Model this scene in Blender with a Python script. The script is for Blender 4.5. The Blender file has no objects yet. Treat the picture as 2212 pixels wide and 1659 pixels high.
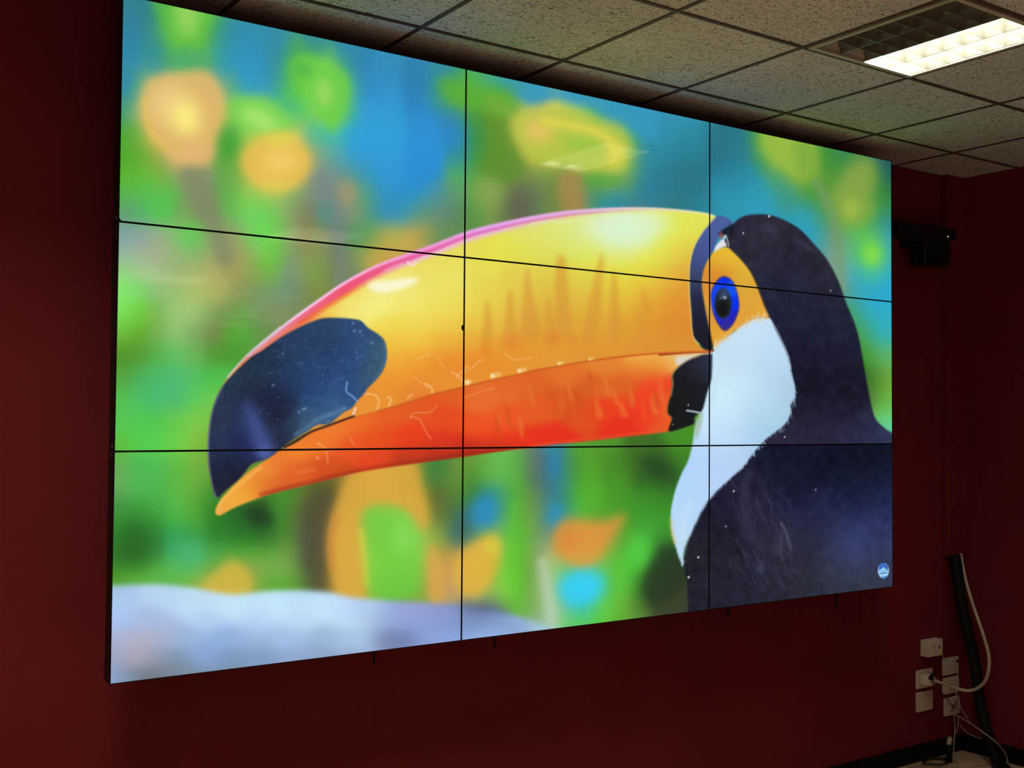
import bpy, bmesh, math, random
import numpy as np
from mathutils import Vector, Matrix

random.seed(7)
rng = np.random.default_rng(7)
S = bpy.context.scene
COL = S.collection

# ------------------------------------------------------------------ camera, world, exposure
FPX, PW, PH = 2405.0573, 2212.0, 1659.0
FLOOR0 = 0.978                       # the lower edge of the video wall hangs 0.978 m above the floor
CAM = np.array([-0.893228, -3.380765, 0.785868 + FLOOR0])
_y, _p, _r = 0.600883, 0.032081, 0.0072188
CF = np.array([math.sin(_y) * math.cos(_p), math.cos(_y) * math.cos(_p), math.sin(_p)])
_R = np.array([math.cos(_y), -math.sin(_y), 0.0])
_U = np.cross(_R, CF)
CR = math.cos(_r) * _R + math.sin(_r) * _U
CU = -math.sin(_r) * _R + math.cos(_r) * _U
cam_data = bpy.data.cameras.new('camera')
cam_data.sensor_width = 36.0
cam_data.lens = FPX / PW * 36.0
cam_data.clip_start = 0.05
cam = bpy.data.objects.new('camera', cam_data)
COL.objects.link(cam)
cam.matrix_world = Matrix(((CR[0], CU[0], -CF[0], CAM[0]), (CR[1], CU[1], -CF[1], CAM[1]),
                           (CR[2], CU[2], -CF[2], CAM[2]), (0, 0, 0, 1)))
S.camera = cam

world = bpy.data.worlds.new('world')
S.world = world
world.use_nodes = True
world.node_tree.nodes['Background'].inputs[0].default_value = (0.0, 0.0, 0.0, 1)
world.node_tree.nodes['Background'].inputs[1].default_value = 0.0

S.view_settings.view_transform = 'Standard'
S.view_settings.look = 'None'
S.view_settings.gamma = 1.0
S.view_settings.use_curve_mapping = False
S.view_settings.exposure = 0.0
S.cycles.use_light_tree = False
S.cycles.max_bounces = 6
S.cycles.diffuse_bounces = 3
S.cycles.glossy_bounces = 3
S.cycles.caustics_reflective = False
S.cycles.caustics_refractive = False
TUBE = 300.0                         # radiance of the strongest tubes; other lamps set weaker to balance the light

# room dimensions (metres): screen front at y = 0, room towards -y, floor z = 0
PWD, PHT = 1.2135, 0.6835            # one display panel
VW, VH = 3 * PWD, 3 * PHT
Z0 = FLOOR0
ZTOP = Z0 + VH
ZC = ZTOP + 0.070                   # ceiling
YW = 0.254                           # back wall
XR, XL, YB = 4.566, -3.3, -9.45


def ray(px, py):
    return (px - PW / 2) / FPX * CR - (py - PH / 2) / FPX * CU + CF


def on_y(px, py, y):
    d = ray(px, py)
    return Vector(CAM + d * (y - CAM[1]) / d[1])


def on_x(px, py, x):
    d = ray(px, py)
    return Vector(CAM + d * (x - CAM[0]) / d[0])


def on_z(px, py, z):
    d = ray(px, py)
    return Vector(CAM + d * (z - CAM[2]) / d[2])


# ------------------------------------------------------------------ materials
MATS = {}


def mat(name, color, rough=0.6, metal=0.0, spec=0.5, emit=None, strength=0.0, noise=None, bump=None):
    """procedural principled material; noise=(scale, amount) varies the colour, bump=(scale, strength, distance)"""
    if name in MATS:
        return MATS[name]
    m = bpy.data.materials.new(name)
    m.use_nodes = True
    nt = m.node_tree
    b = nt.nodes['Principled BSDF']
    b.inputs['Base Color'].default_value = (*color, 1)
    b.inputs['Roughness'].default_value = rough
    b.inputs['Metallic'].default_value = metal
    b.inputs['Specular IOR Level'].default_value = spec
    if emit is not None:
        b.inputs['Emission Color'].default_value = (*emit, 1)
        b.inputs['Emission Strength'].default_value = strength
    tc = nt.nodes.new('ShaderNodeTexCoord')
    if noise:
        n = nt.nodes.new('ShaderNodeTexNoise')
        n.inputs['Scale'].default_value = noise[0]
        n.inputs['Detail'].default_value = 5
        nt.links.new(tc.outputs['Object'], n.inputs['Vector'])
        mr = nt.nodes.new('ShaderNodeMapRange')
        mr.inputs['From Min'].default_value = 0.3
        mr.inputs['From Max'].default_value = 0.7
        mr.inputs['To Min'].default_value = 1 - noise[1]
        mr.inputs['To Max'].default_value = 1 + noise[1]
        nt.links.new(n.outputs['Fac'], mr.inputs['Value'])
        mx = nt.nodes.new('ShaderNodeVectorMath')
        mx.operation = 'SCALE'
        mx.inputs[0].default_value = color
        nt.links.new(mr.outputs['Result'], mx.inputs['Scale'])
        nt.links.new(mx.outputs['Vector'], b.inputs['Base Color'])
    if bump:
        n2 = nt.nodes.new('ShaderNodeTexNoise')
        n2.inputs['Scale'].default_value = bump[0]
        n2.inputs['Detail'].default_value = 4
        nt.links.new(tc.outputs['Object'], n2.inputs['Vector'])
        bp = nt.nodes.new('ShaderNodeBump')
        bp.inputs['Strength'].default_value = bump[1]
        bp.inputs['Distance'].default_value = bump[2]
        nt.links.new(n2.outputs['Fac'], bp.inputs['Height'])
        nt.links.new(bp.outputs['Normal'], b.inputs['Normal'])
    MATS[name] = m
    return m


M_WALL = mat('red wall paint', (0.205, 0.016, 0.026), 0.75, spec=0.2, noise=(1.3, 0.10), bump=(160, 0.15, 0.002))
M_BASE = mat('black skirting', (0.004, 0.004, 0.004), 0.6, spec=0.15, noise=(20, 0.2))
M_FLOOR = mat('tan floor', (0.70, 0.50, 0.35), 0.55, noise=(6, 0.25), bump=(300, 0.2, 0.002))
M_BAR = mat('brown grid bar', (0.08, 0.042, 0.038), 0.6, noise=(30, 0.25))
M_PLEN = mat('plenum dark', (0.05, 0.045, 0.04), 0.9, noise=(5, 0.2))
M_HOUSE = mat('black display housing', (0.012, 0.012, 0.012), 0.5, noise=(40, 0.2))
M_BEZ = mat('black bezel', (0.006, 0.006, 0.007), 0.45, spec=0.3, noise=(50, 0.1))
M_STEEL = mat('black powder coated steel', (0.01, 0.01, 0.01), 0.5, metal=0.2, noise=(60, 0.15))
M_SCREW = mat('zinc screw', (0.5, 0.48, 0.45), 0.35, metal=1.0, noise=(200, 0.1))
M_LFRAME = mat('light frame enamel', (0.52, 0.49, 0.43), 0.5, noise=(15, 0.05))
M_ALU = mat('satin louvre aluminium', (0.26, 0.255, 0.235), 0.32, metal=0.5, noise=(25, 0.06))
M_TRAY = mat('light tray enamel', (0.82, 0.80, 0.75), 0.5, noise=(15, 0.04))
M_TUBE = mat('lit tube', (0.8, 0.8, 0.75), 0.4, emit=(1.0, 0.93, 0.82), strength=TUBE)
M_TUBE_MID = mat('lit mid tube', (0.8, 0.8, 0.75), 0.4, emit=(1.0, 0.93, 0.82), strength=TUBE * 0.6)  # output lowered to keep its reflection in the screens faint
M_TUBE_FAIR = mat('lit fair tube', (0.8, 0.8, 0.75), 0.4, emit=(1.0, 0.93, 0.82), strength=TUBE * 0.75)
M_TUBE_LOW = mat('lit low tube', (0.8, 0.8, 0.75), 0.4, emit=(1.0, 0.95, 0.74), strength=TUBE * 0.40)  # output set low so the visible louvre cells keep their structure
M_TUBE0 = mat('unlit tube', (0.7, 0.7, 0.68), 0.25, noise=(10, 0.03))
M_PLATE = mat('ivory socket plastic', (0.86, 0.80, 0.70), 0.45, noise=(60, 0.06))
M_BOX = mat('white socket plastic', (0.93, 0.89, 0.83), 0.45, noise=(40, 0.05))
M_SLOT = mat('dark socket slot', (0.01, 0.01, 0.01), 0.7, noise=(50, 0.2))
M_CABLE = mat('grey cable sheath', (0.66, 0.60, 0.50), 0.5, noise=(30, 0.1))
M_THIN = mat('beige thin cable', (0.60, 0.49, 0.38), 0.55, noise=(40, 0.12))
M_RED = mat('dark red wire', (0.12, 0.03, 0.03), 0.55, noise=(40, 0.12))
M_HOSE = mat('black corrugated hose', (0.005, 0.006, 0.006), 0.6, spec=0.2, noise=(30, 0.2))
M_DEV = mat('black camera plastic', (0.007, 0.009, 0.008), 0.5, noise=(40, 0.2))
M_LENS = mat('black camera lens', (0.004, 0.004, 0.006), 0.08, noise=(40, 0.1))
M_LED = mat('green led', (0.2, 0.3, 0.2), 0.4, emit=(0.55, 0.9, 0.6), strength=0.5)


def tile_material():
    m = bpy.data.materials.new('fissured ceiling tile')
    m.use_nodes = True
    nt = m.node_tree
    N, L = nt.nodes, nt.links
    b = N['Principled BSDF']
    b.inputs['Roughness'].default_value = 0.9
    b.inputs['Specular IOR Level'].default_value = 0.15
    tc = N.new('ShaderNodeTexCoord')
    oi = N.new('ShaderNodeObjectInfo')
    off = N.new('ShaderNodeVectorMath')
    off.operation = 'SCALE'
    off.inputs[0].default_value = (37.0, 91.0, 13.0)
    L.new(oi.outputs['Random'], off.inputs['Scale'])
    ad = N.new('ShaderNodeVectorMath')
    L.new(tc.outputs['Object'], ad.inputs[0])
    L.new(off.outputs['Vector'], ad.inputs[1])
    st = N.new('ShaderNodeVectorMath')
    st.operation = 'MULTIPLY'
    st.inputs[1].default_value = (0.62, 1.15, 1.0)
    L.new(ad.outputs['Vector'], st.inputs[0])
    n1 = N.new('ShaderNodeTexNoise')           # worm shaped fissures
    n1.inputs['Scale'].default_value = 88
    n1.inputs['Detail'].default_value = 2.5
    n1.inputs['Roughness'].default_value = 0.55
    n1.inputs['Distortion'].default_value = 1.3
    L.new(st.outputs['Vector'], n1.inputs['Vector'])
    r1 = N.new('ShaderNodeMapRange')
    r1.inputs['From Min'].default_value = 0.36
    r1.inputs['From Max'].default_value = 0.45
    L.new(n1.outputs['Fac'], r1.inputs['Value'])
    n2 = N.new('ShaderNodeTexNoise')           # fine pin holes
    n2.inputs['Scale'].default_value = 420
    n2.inputs['Detail'].default_value = 2
    L.new(ad.outputs['Vector'], n2.inputs['Vector'])
    r2 = N.new('ShaderNodeMapRange')
    r2.inputs['From Min'].default_value = 0.34
    r2.inputs['From Max'].default_value = 0.5
    L.new(n2.outputs['Fac'], r2.inputs['Value'])
    n3 = N.new('ShaderNodeTexNoise')           # slow staining
    n3.inputs['Scale'].default_value = 3.5
    n3.inputs['Detail'].default_value = 3
    L.new(ad.outputs['Vector'], n3.inputs['Vector'])
    mul = N.new('ShaderNodeMath')
    mul.operation = 'MULTIPLY'
    L.new(r1.outputs['Result'], mul.inputs[0])
    L.new(r2.outputs['Result'], mul.inputs[1])
    cr = N.new('ShaderNodeMix')
    cr.data_type = 'RGBA'
    cr.inputs[6].default_value = (0.27, 0.25, 0.225, 1)
    cr.inputs[7].default_value = (0.91, 0.91, 0.92, 1)
    L.new(mul.outputs['Value'], cr.inputs[0])
    mr3 = N.new('ShaderNodeMapRange')
    mr3.inputs['From Min'].default_value = 0.3
    mr3.inputs['From Max'].default_value = 0.7
    mr3.inputs['To Min'].default_value = 0.92
    mr3.inputs['To Max'].default_value = 1.05
    L.new(n3.outputs['Fac'], mr3.inputs['Value'])
    sc = N.new('ShaderNodeVectorMath')
    sc.operation = 'SCALE'
    L.new(cr.outputs[2], sc.inputs[0])
    L.new(mr3.outputs['Result'], sc.inputs['Scale'])
    L.new(sc.outputs['Vector'], b.inputs['Base Color'])
    bp = N.new('ShaderNodeBump')
    bp.inputs['Strength'].default_value = 0.6
    bp.inputs['Distance'].default_value = 0.003
    L.new(mul.outputs['Value'], bp.inputs['Height'])
    L.new(bp.outputs['Normal'], b.inputs['Normal'])
    return m


M_TILE = tile_material()


def screen_material():
    m = bpy.data.materials.new('lit display screen')
    m.use_nodes = True
    nt = m.node_tree
    b = nt.nodes['Principled BSDF']
    b.inputs['Base Color'].default_value = (0.006, 0.006, 0.007, 1)
    b.inputs['Roughness'].default_value = 0.045
    b.inputs['IOR'].default_value = 1.45
    a = nt.nodes.new('ShaderNodeAttribute')
    a.attribute_name = 'picture'
    nt.links.new(a.outputs['Color'], b.inputs['Emission Color'])
    b.inputs['Emission Strength'].default_value = 1.0
    m.cycles.emission_sampling = 'NONE'
    return m


M_SCREEN = screen_material()


# ------------------------------------------------------------------ mesh helpers
def wloc(o):
    v = Vector((0, 0, 0))
    while o is not None:
        v += o.location
        o = o.parent
    return v


def link(name, me, parent=None, loc=None):
    o = bpy.data.objects.new(name, me)
    COL.objects.link(o)
    if parent is not None:
        o.parent = parent
    if loc is not None:
        o.location = loc
    return o


def tag(o, label=None, cat=None, group=None, kind=None):
    if label:
        o['label'] = label
    if cat:
        o['category'] = cat
    if group:
        o['group'] = group
    if kind:
        o['kind'] = kind
    return o


def empty(name, loc, label=None, cat=None, group=None):
    o = bpy.data.objects.new(name, None)
    COL.objects.link(o)
    o.location = loc
    o.empty_display_size = 0.05
    return tag(o, label, cat, group)


def finish(bm, name, material, parent=None, smooth=False):
    """bm holds world coordinates; the object's origin becomes the parent's, or its own base centre"""
    me = bpy.data.meshes.new(name)
    if parent is not None:
        org = wloc(parent)
    else:
        xs = [v.co for v in bm.verts]
        org = Vector((sum(v.x for v in xs) / len(xs), sum(v.y for v in xs) / len(xs), min(v.z for v in xs)))
    bmesh.ops.translate(bm, verts=bm.verts, vec=-org)
    bmesh.ops.recalc_face_normals(bm, faces=bm.faces)
    bm.to_mesh(me)
    bm.free()
    if smooth:
        for p in me.polygons:
            p.use_smooth = True
    me.materials.append(material)
    return link(name, me, parent, None if parent is not None else org)


def add_box(bm, x0, x1, y0, y1, z0, z1):
    v = [bm.verts.new((x, y, z)) for z in (z0, z1) for y in (y0, y1) for x in (x0, x1)]
    fs = []
    for f in ((0, 1, 3, 2), (4, 6, 7, 5), (0, 4, 5, 1), (2, 3, 7, 6), (0, 2, 6, 4), (1, 5, 7, 3)):
        fs.append(bm.faces.new([v[i] for i in f]))
    return v


def bevel_all(bm, w, seg=1):
    bmesh.ops.recalc_face_normals(bm, faces=bm.faces)
    bmesh.ops.bevel(bm, geom=list(bm.edges), offset=w, segments=seg, affect='EDGES', profile=0.5)


def box(name, x0, x1, y0, y1, z0, z1, material, parent=None, bev=0.0, seg=1):
    bm = bmesh.new()
    add_box(bm, x0, x1, y0, y1, z0, z1)
    if bev:
        bevel_all(bm, bev, seg)
    return finish(bm, name, material, parent)


def add_prism(bm, pts, y0, y1):
    """polygon in x/z extruded from y0 to y1"""
    a = [bm.verts.new((x, y0, z)) for x, z in pts]
    b = [bm.verts.new((x, y1, z)) for x, z in pts]
    bm.faces.new(a)
    bm.faces.new(b[::-1])
    n = len(pts)
    for i in range(n):
        bm.faces.new((a[i], b[i], b[(i + 1) % n], a[(i + 1) % n]))


def catmull(pts, n=6, closed=False):
    P = [np.array(p, float) for p in pts]
    if closed:
        P = [P[-1]] + P + [P[0], P[1]]
    else:
        P = [2 * P[0] - P[1]] + P + [2 * P[-1] - P[-2]]
    out = []
    for i in range(1, len(P) - 2):
        p0, p1, p2, p3 = P[i - 1:i + 3]
        for k in range(n):
            t = k / n
            out.append(0.5 * ((2 * p1) + (-p0 + p2) * t + (2 * p0 - 5 * p1 + 4 * p2 - p3) * t * t
                              + (-p0 + 3 * p1 - 3 * p2 + p3) * t ** 3))
    if not closed:
        out.append(P[-2])
    return out


def add_tube(bm, path, radius, sides=10, rib=None):
    pts = [Vector(p) for p in path]
    n = len(pts)
    prev = None
    rings = []
    for i, p in enumerate(pts):
        t = (pts[min(i + 1, n - 1)] - pts[max(i - 1, 0)]).normalized()
        if prev is None:
            a = t.orthogonal().normalized()
        else:
            a = (prev - t * prev.dot(t)).normalized()
        prev = a
        c = t.cross(a)
        r = radius if rib is None else radius * (1 + rib * (1 if i % 2 else -1))
        rings.append([bm.verts.new(p + (a * math.cos(2 * math.pi * k / sides) + c * math.sin(2 * math.pi * k / sides)) * r)
                      for k in range(sides)])
    for i in range(n - 1):
        for k in range(sides):
            bm.faces.new((rings[i][k], rings[i][(k + 1) % sides], rings[i + 1][(k + 1) % sides], rings[i + 1][k]))
    bm.faces.new(rings[0][::-1])
    bm.faces.new(rings[-1])


def tube(name, ctrl, radius, material, parent=None, n=8, sides=10, rib=None):
    bm = bmesh.new()
    add_tube(bm, catmull(ctrl, n), radius, sides, rib)
    return finish(bm, name, material, parent, smooth=rib is None)


# ------------------------------------------------------------------ room shell
T = 0.12
tag(box('floor', XL - T, XR + T, YB - T, YW + T, -0.10, 0.0, M_FLOOR), 'tan floor with scuffed brown surface', kind='structure')
tag(box('wall_back', XL - T, XR + T, YW, YW + T, 0.0, ZC + 0.4, M_WALL), 'dark red painted wall behind the video wall', kind='structure')
tag(box('wall_right', XR, XR + T, YB, YW, 0.0, ZC + 0.4, M_WALL), 'dark red painted wall to the right', kind='structure')
tag(box('wall_left', XL - T, XL, YB, YW, 0.0, ZC + 0.4, M_WALL), 'dark red painted wall to the left', kind='structure')
tag(box('wall_front', XL - T, XR + T, YB - T, YB, 0.0, ZC + 0.4, M_WALL), 'dark red painted wall facing the screens', kind='structure')
tag(box('baseboard_back', XL, XR, YW - 0.015, YW, 0.0, 0.086, M_BASE, bev=0.003), 'black skirting board under the screens', kind='structure')
tag(box('baseboard_right', XR - 0.015, XR, YB, YW - 0.015, 0.0, 0.086, M_BASE, bev=0.003), 'black skirting board along the right wall', kind='structure')
# boxed-in cable chase in the corner, painted like the wall, open at its lower end
tag(box('trim_1', 4.401, XR, 0.212, YW, Z0 + 0.075, ZC + 0.004, M_WALL, bev=0.004), 'red painted corner boxing with cables leaving its lower end', kind='structure')

# suspended ceiling: slab above, dark grid bars, individual mineral fibre tiles
ceil = box('ceiling', XL - T, XR + T, YB - T, YW + T, ZC + 0.30, ZC + 0.4, M_PLEN)
tag(ceil, 'suspended ceiling of fissured mineral tiles in a dark grid', kind='structure')
GX = [0.971 + 0.6055 * k for k in range(-7, 6)]
GY = [-0.098 - 0.6185 * k for k in range(0, 16)]
xs = [XL] + [g for g in GX if XL + 0.05 < g < XR - 0.05] + [XR]
ys = [YW] + [g for g in GY if YB + 0.05 < g < YW] + [YB]
BW = 0.0078
for g in xs[1:-1]:
    box('grid_bar', g - BW, g + BW, YB, YW, ZC, ZC + 0.03, M_BAR, ceil)
for g in ys[1:-1]:
    box('grid_bar', XL, XR, g - BW, g + BW, ZC - 0.0006, ZC + 0.028, M_BAR, ceil)
# wall angle strips
LIGHT_CELLS = {}
ix2 = min(range(len(xs)), key=lambda i: abs(xs[i] - 2.182))
ixm = min(range(len(xs)), key=lambda i: abs(xs[i] + 0.85))
bm = bmesh.new()
add_box(bm, -0.5, 0.5, -0.5, 0.5, 0.0, 0.015)
tile_me = bpy.data.meshes.new('ceiling_tile')
bevel_all(bm, 0.004)
bm.to_mesh(tile_me)
bm.free()
tile_me.materials.append(M_TILE)
cells = []
for i in range(len(xs) - 1):
    for j in range(len(ys) - 1):
        cx, cy = (xs[i] + xs[i + 1]) / 2, (ys[j] + ys[j + 1]) / 2
        w, d = xs[i + 1] - xs[i], ys[j] - ys[j + 1]
        if i in (ix2, ixm) and j in (2, 7, 12):
            cells.append((i, j, cx, cy, w, d))
            continue
        # the mesh is built at full size per distinct tile size so the fissures keep their scale
        key = (round(w, 3), round(d, 3))
        if key not in LIGHT_CELLS:
            b2 = bmesh.new()
            add_box(b2, -w / 2 + 0.003, w / 2 - 0.003, -d / 2 + 0.003, d / 2 - 0.003, 0.004, 0.019)
            bevel_all(b2, 0.004)
            me = bpy.data.meshes.new('ceiling_tile')
            b2.to_mesh(me)
            b2.free()
            me.materials.append(M_TILE)
            LIGHT_CELLS[key] = me
        link('ceiling_tile', LIGHT_CELLS[key], ceil, Vector((cx, cy, ZC)) - ceil.location)
bpy.data.meshes.remove(tile_me)


# ------------------------------------------------------------------ louvre ceiling lights
def ceiling_light(cx, cy, w, d, lit, label, tm=M_TUBE):
    """recessed four-tube louvre light; columns run along y, lit lists the lit columns"""
    root = empty('ceiling_light', (cx, cy, ZC), label, 'ceiling light', 'recessed louvre ceiling lights')
    w -= 0.026
    d -= 0.026
    x0, x1, y0, y1 = cx - w / 2, cx + w / 2, cy - d / 2, cy + d / 2
    fr = 0.018
    bm = bmesh.new()
    for a in ((x0, x1, y0, y0 + fr), (x0, x1, y1 - fr, y1), (x0, x0 + fr, y0 + fr, y1 - fr), (x1 - fr, x1, y0 + fr, y1 - fr)):
        add_box(bm, *a, ZC - 0.004, ZC + 0.012)
    finish(bm, 'frame', M_LFRAME, root)
    bm = bmesh.new()                                    # tray: top and four sides
    top = ZC + 0.088
    add_box(bm, x0 + 0.004, x1 - 0.004, y0 + 0.004, y1 - 0.004, top, top + 0.004)
    add_box(bm, x0 + 0.004, x0 + fr - 0.002, y0 + 0.004, y1 - 0.004, ZC + 0.013, top)
    add_box(bm, x1 - fr + 0.002, x1 - 0.004, y0 + 0.004, y1 - 0.004, ZC + 0.013, top)
    add_box(bm, x0 + fr, x1 - fr, y0 + 0.004, y0 + fr - 0.002, ZC + 0.013, top)
    add_box(bm, x0 + fr, x1 - fr, y1 - fr + 0.002, y1 - 0.004, ZC + 0.013, top)
    finish(bm, 'tray', M_TRAY, root)
    ix0, ix1, iy0, iy1 = x0 + fr, x1 - fr, y0 + fr, y1 - fr
    cw = (ix1 - ix0) / 4
    hb = 0.046
    for k in range(5):                                  # long blades: V section, the middle one closes the tray
        bm = bmesh.new()
        x = ix0 + k * cw
        l, r = (0.0 if k == 0 else 1.0), (0.0 if k == 4 else 1.0)
        ht = top - ZC - 0.001 if k == 2 else hb
        prof = [(x - 0.0016 * l, ZC + 0.001), (x + 0.0016 * r, ZC + 0.001), (x + 0.004 * r, ZC + 0.016),
                (x + 0.010 * r, ZC + 0.034), (x + 0.019 * r, ZC + hb)]
        if k == 2:
            prof += [(x + 0.019, ZC + ht), (x - 0.019, ZC + ht)]
        prof += [(x - 0.019 * l, ZC + hb), (x - 0.010 * l, ZC + 0.034), (x - 0.004 * l, ZC + 0.016)]
        q = []
        for p in prof:
            if not q or abs(q[-1][0] - p[0]) + abs(q[-1][1] - p[1]) > 1e-6:
                q.append(p)
        add_prism(bm, q, iy0, iy1)
        finish(bm, 'long_blade', M_ALU, root)
    rows = 7
    ch = (iy1 - iy0) / rows
    me = None
    for c in range(4):
        for k in range(1, rows):
            if me is None:
                bm = bmesh.new()
                n = 6
                prev = None
                for s in range(n + 1):                  # concave cross blade, thin below and flared above
                    z = 0.001 + hb * s / n
                    t = 0.0008 + 0.008 * (s / n) ** 2.2
                    hw = cw / 2 - 0.0012 - 0.0165 * (s / n) ** 1.8
                    ring = [bm.verts.new((-hw, -t, z)), bm.verts.new((hw, -t, z)), bm.verts.new((hw, t, z)), bm.verts.new((-hw, t, z))]
                    if prev:
                        for a in range(4):
                            bm.faces.new((prev[a], prev[(a + 1) % 4], ring[(a + 1) % 4], ring[a]))
                    else:
                        bm.faces.new(ring[::-1])
                    prev = ring
                bm.faces.new(prev)
                bmesh.ops.recalc_face_normals(bm, faces=bm.faces)
                me = bpy.data.meshes.new('cross_blade')
                bm.to_mesh(me)
                bm.free()
                me.materials.append(M_ALU)
            link('cross_blade', me, root, Vector((ix0 + (c + 0.5) * cw - cx, iy0 + k * ch - cy, 0)))
        bm = bmesh.new()
        xm = ix0 + (c + 0.5) * cw
        add_tube(bm, [(xm, iy0 + 0.01 + (iy1 - iy0 - 0.02) * s / 4, ZC + 0.064) for s in range(5)], 0.013, 14)
        finish(bm, 'tube', tm if c in lit else M_TUBE0, root, smooth=True)
    return root


for (i, j, cx, cy, w, d) in cells:
    col_txt = 'right' if i == ix2 else 'left'
    if i == ix2 and j == 2:
        ceiling_light(cx, cy, w, d, (2, 3), 'square louvre ceiling light half lit, beside the video wall', M_TUBE_LOW)
    elif i == ix2 and j == 7:
        ceiling_light(cx, cy, w, d, (0, 1, 2, 3), 'fully lit louvre ceiling light mirrored faintly in the left screens', M_TUBE_FAIR)
    elif i == ix2:
        ceiling_light(cx, cy, w, d, (0, 1, 2, 3), 'lit louvre ceiling light at the far end of the room, right row', M_TUBE_MID)
    elif j == 2:
        ceiling_light(cx, cy, w, d, (0, 1, 2, 3), 'fully lit louvre ceiling light near the left end of the video wall', M_TUBE_LOW)
    elif j == 7:
        ceiling_light(cx, cy, w, d, (0, 1, 2, 3), 'unseen louvre light added to brighten the room, above the camera, left row')  # assumed lamp out of view, added for light on walls and room
    else:
        ceiling_light(cx, cy, w, d, (0, 1, 2, 3), 'unseen louvre light added to brighten the room, far end, left row')  # another assumed lamp, unseen, added for general room light

# ------------------------------------------------------------------ the picture shown on the screens
# painted as colour fields and outlines on a canvas, then stored as the emission colour of fine screen meshes
OX, OY, CWD, CHT = 225, -25, 1715, 1515


def rows(d):
    return np.array([(x, y, r, g, b) for y, l in d.items() for (x, r, g, b) in l], np.float32)


def field(pts, x0, y0, x1, y1, sx, sy, step=4):
    """smooth colour field through the control points, on the full-size pixel box"""
    P = pts if isinstance(pts, np.ndarray) else np.array(pts, np.float32)
    gx = np.arange(x0, x1 + step * 2, step, dtype=np.float32)
    gy = np.arange(y0, y1 + step * 2, step, dtype=np.float32)
    out = np.zeros((len(gy), len(gx), 3), np.float32)
    dx2 = (gx[:, None] - P[None, :, 0]) ** 2
    ex = -dx2 / (2 * sx * sx)
    for r, y in enumerate(gy):
        dy2 = (y - P[:, 1]) ** 2
        sel = np.nonzero(dy2 < (sy * 7) ** 2)[0]
        if len(sel) < 4:
            sel = np.argsort(dy2)[:12]
        w = np.exp(ex[:, sel] - dy2[sel] / (2 * sy * sy)) + 1e-7 / (dx2[:, sel] + dy2[sel] + 30.0)
        out[r] = (w @ P[sel, 2:]) / w.sum(1, keepdims=True)
    fx = np.arange(x1 - x0) / step
    fy = np.arange(y1 - y0) / step
    ix, iy = fx.astype(int), fy.astype(int)
    tx, ty = (fx - ix).astype(np.float32)[None, :, None], (fy - iy).astype(np.float32)[:, None, None]
    a = out[iy][:, ix] * (1 - tx) + out[iy][:, ix + 1] * tx
    b = out[iy + 1][:, ix] * (1 - tx) + out[iy + 1][:, ix + 1] * tx
    return a * (1 - ty) + b * ty


def boxblur(a, r):
    if r < 1:
        return a
    for ax in (0, 1):
        pad = [(0, 0), (0, 0)]
        pad[ax] = (r + 1, r)
        c = np.cumsum(np.pad(a, pad, mode='edge'), axis=ax)
        n = 2 * r + 1
        a = (c[n:] - c[:-n]) / n if ax == 0 else (c[:, n:] - c[:, :-n]) / n
    return a


def blur(a, s):
    r = int(round(s))
    for _ in range(3):
        a = boxblur(a, max(1, r) if s >= 0.7 else 0)
    return a


def poly_mask(poly, x0, y0, x1, y1, ss=3):
    """anti-aliased coverage of a polygon on the pixel box"""
    P = np.asarray(poly, float)
    h, w = y1 - y0, x1 - x0
    m = np.zeros((h, w + 1), np.float32)
    A, B = P, np.roll(P, -1, 0)
    xx = np.arange(w + 1)
    for r in range(h):
        for k in range(ss):
            y = y0 + r + (k + 0.5) / ss
            c = (A[:, 1] <= y) != (B[:, 1] <= y)
            if not c.any():
                continue
            a, b = A[c], B[c]
            X = np.sort(a[:, 0] + (y - a[:, 1]) * (b[:, 0] - a[:, 0]) / (b[:, 1] - a[:, 1])) - x0
            for q in range(0, len(X) - 1, 2):
                l, e = max(0.0, X[q]), min(float(w), X[q + 1])
                if e <= l:
                    continue
                il, ie = int(l), int(e)
                if il == ie:
                    m[r, il] += e - l
                else:
                    m[r, il] += il + 1 - l
                    m[r, il + 1:ie] += 1
                    m[r, ie] += e - ie
    return m[:, :w] / ss


IMG = None


def bbox(P, pad):
    P = np.asarray(P)
    x0 = max(OX, int(P[:, 0].min() - pad))
    x1 = min(OX + CWD, int(P[:, 0].max() + pad) + 2)
    y0 = max(OY, int(P[:, 1].min() - pad))
    y1 = min(OY + CHT, int(P[:, 1].max() + pad) + 2)
    return x0, y0, x1, y1


def comp(m, col, bb):
    x0, y0, x1, y1 = bb
    v = IMG[y0 - OY:y1 - OY, x0 - OX:x1 - OX]
    c = np.asarray(col, np.float32)
    v += (c - v) * m[..., None]


def fill(pts, col, soft=0.0, alpha=1.0, smooth=5, clip=None):
    P = np.array(catmull(pts, smooth, True)) if smooth else np.array(pts, float)
    bb = bbox(P, soft * 3 + 2)
    m = poly_mask(P, *bb, ss=3 if soft < 2 else 1)
    if soft:
        m = blur(m, soft)
    if clip is not None:
        m = m * clip[bb[1] - OY:bb[3] - OY, bb[0] - OX:bb[2] - OX]
    comp(m * alpha, col, bb)
    return P, bb, m


def ell(cx, cy, rx, ry, col, soft=0.0, alpha=1.0, rot=0.0, clip=None):
    t = np.linspace(0, 2 * math.pi, 28, endpoint=False)
    c, s = math.cos(math.radians(rot)), math.sin(math.radians(rot))
    pts = [(cx + rx * math.cos(a) * c - ry * math.sin(a) * s, cy + rx * math.cos(a) * s + ry * math.sin(a) * c) for a in t]
    fill(pts, col, soft, alpha, 0, clip)


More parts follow.
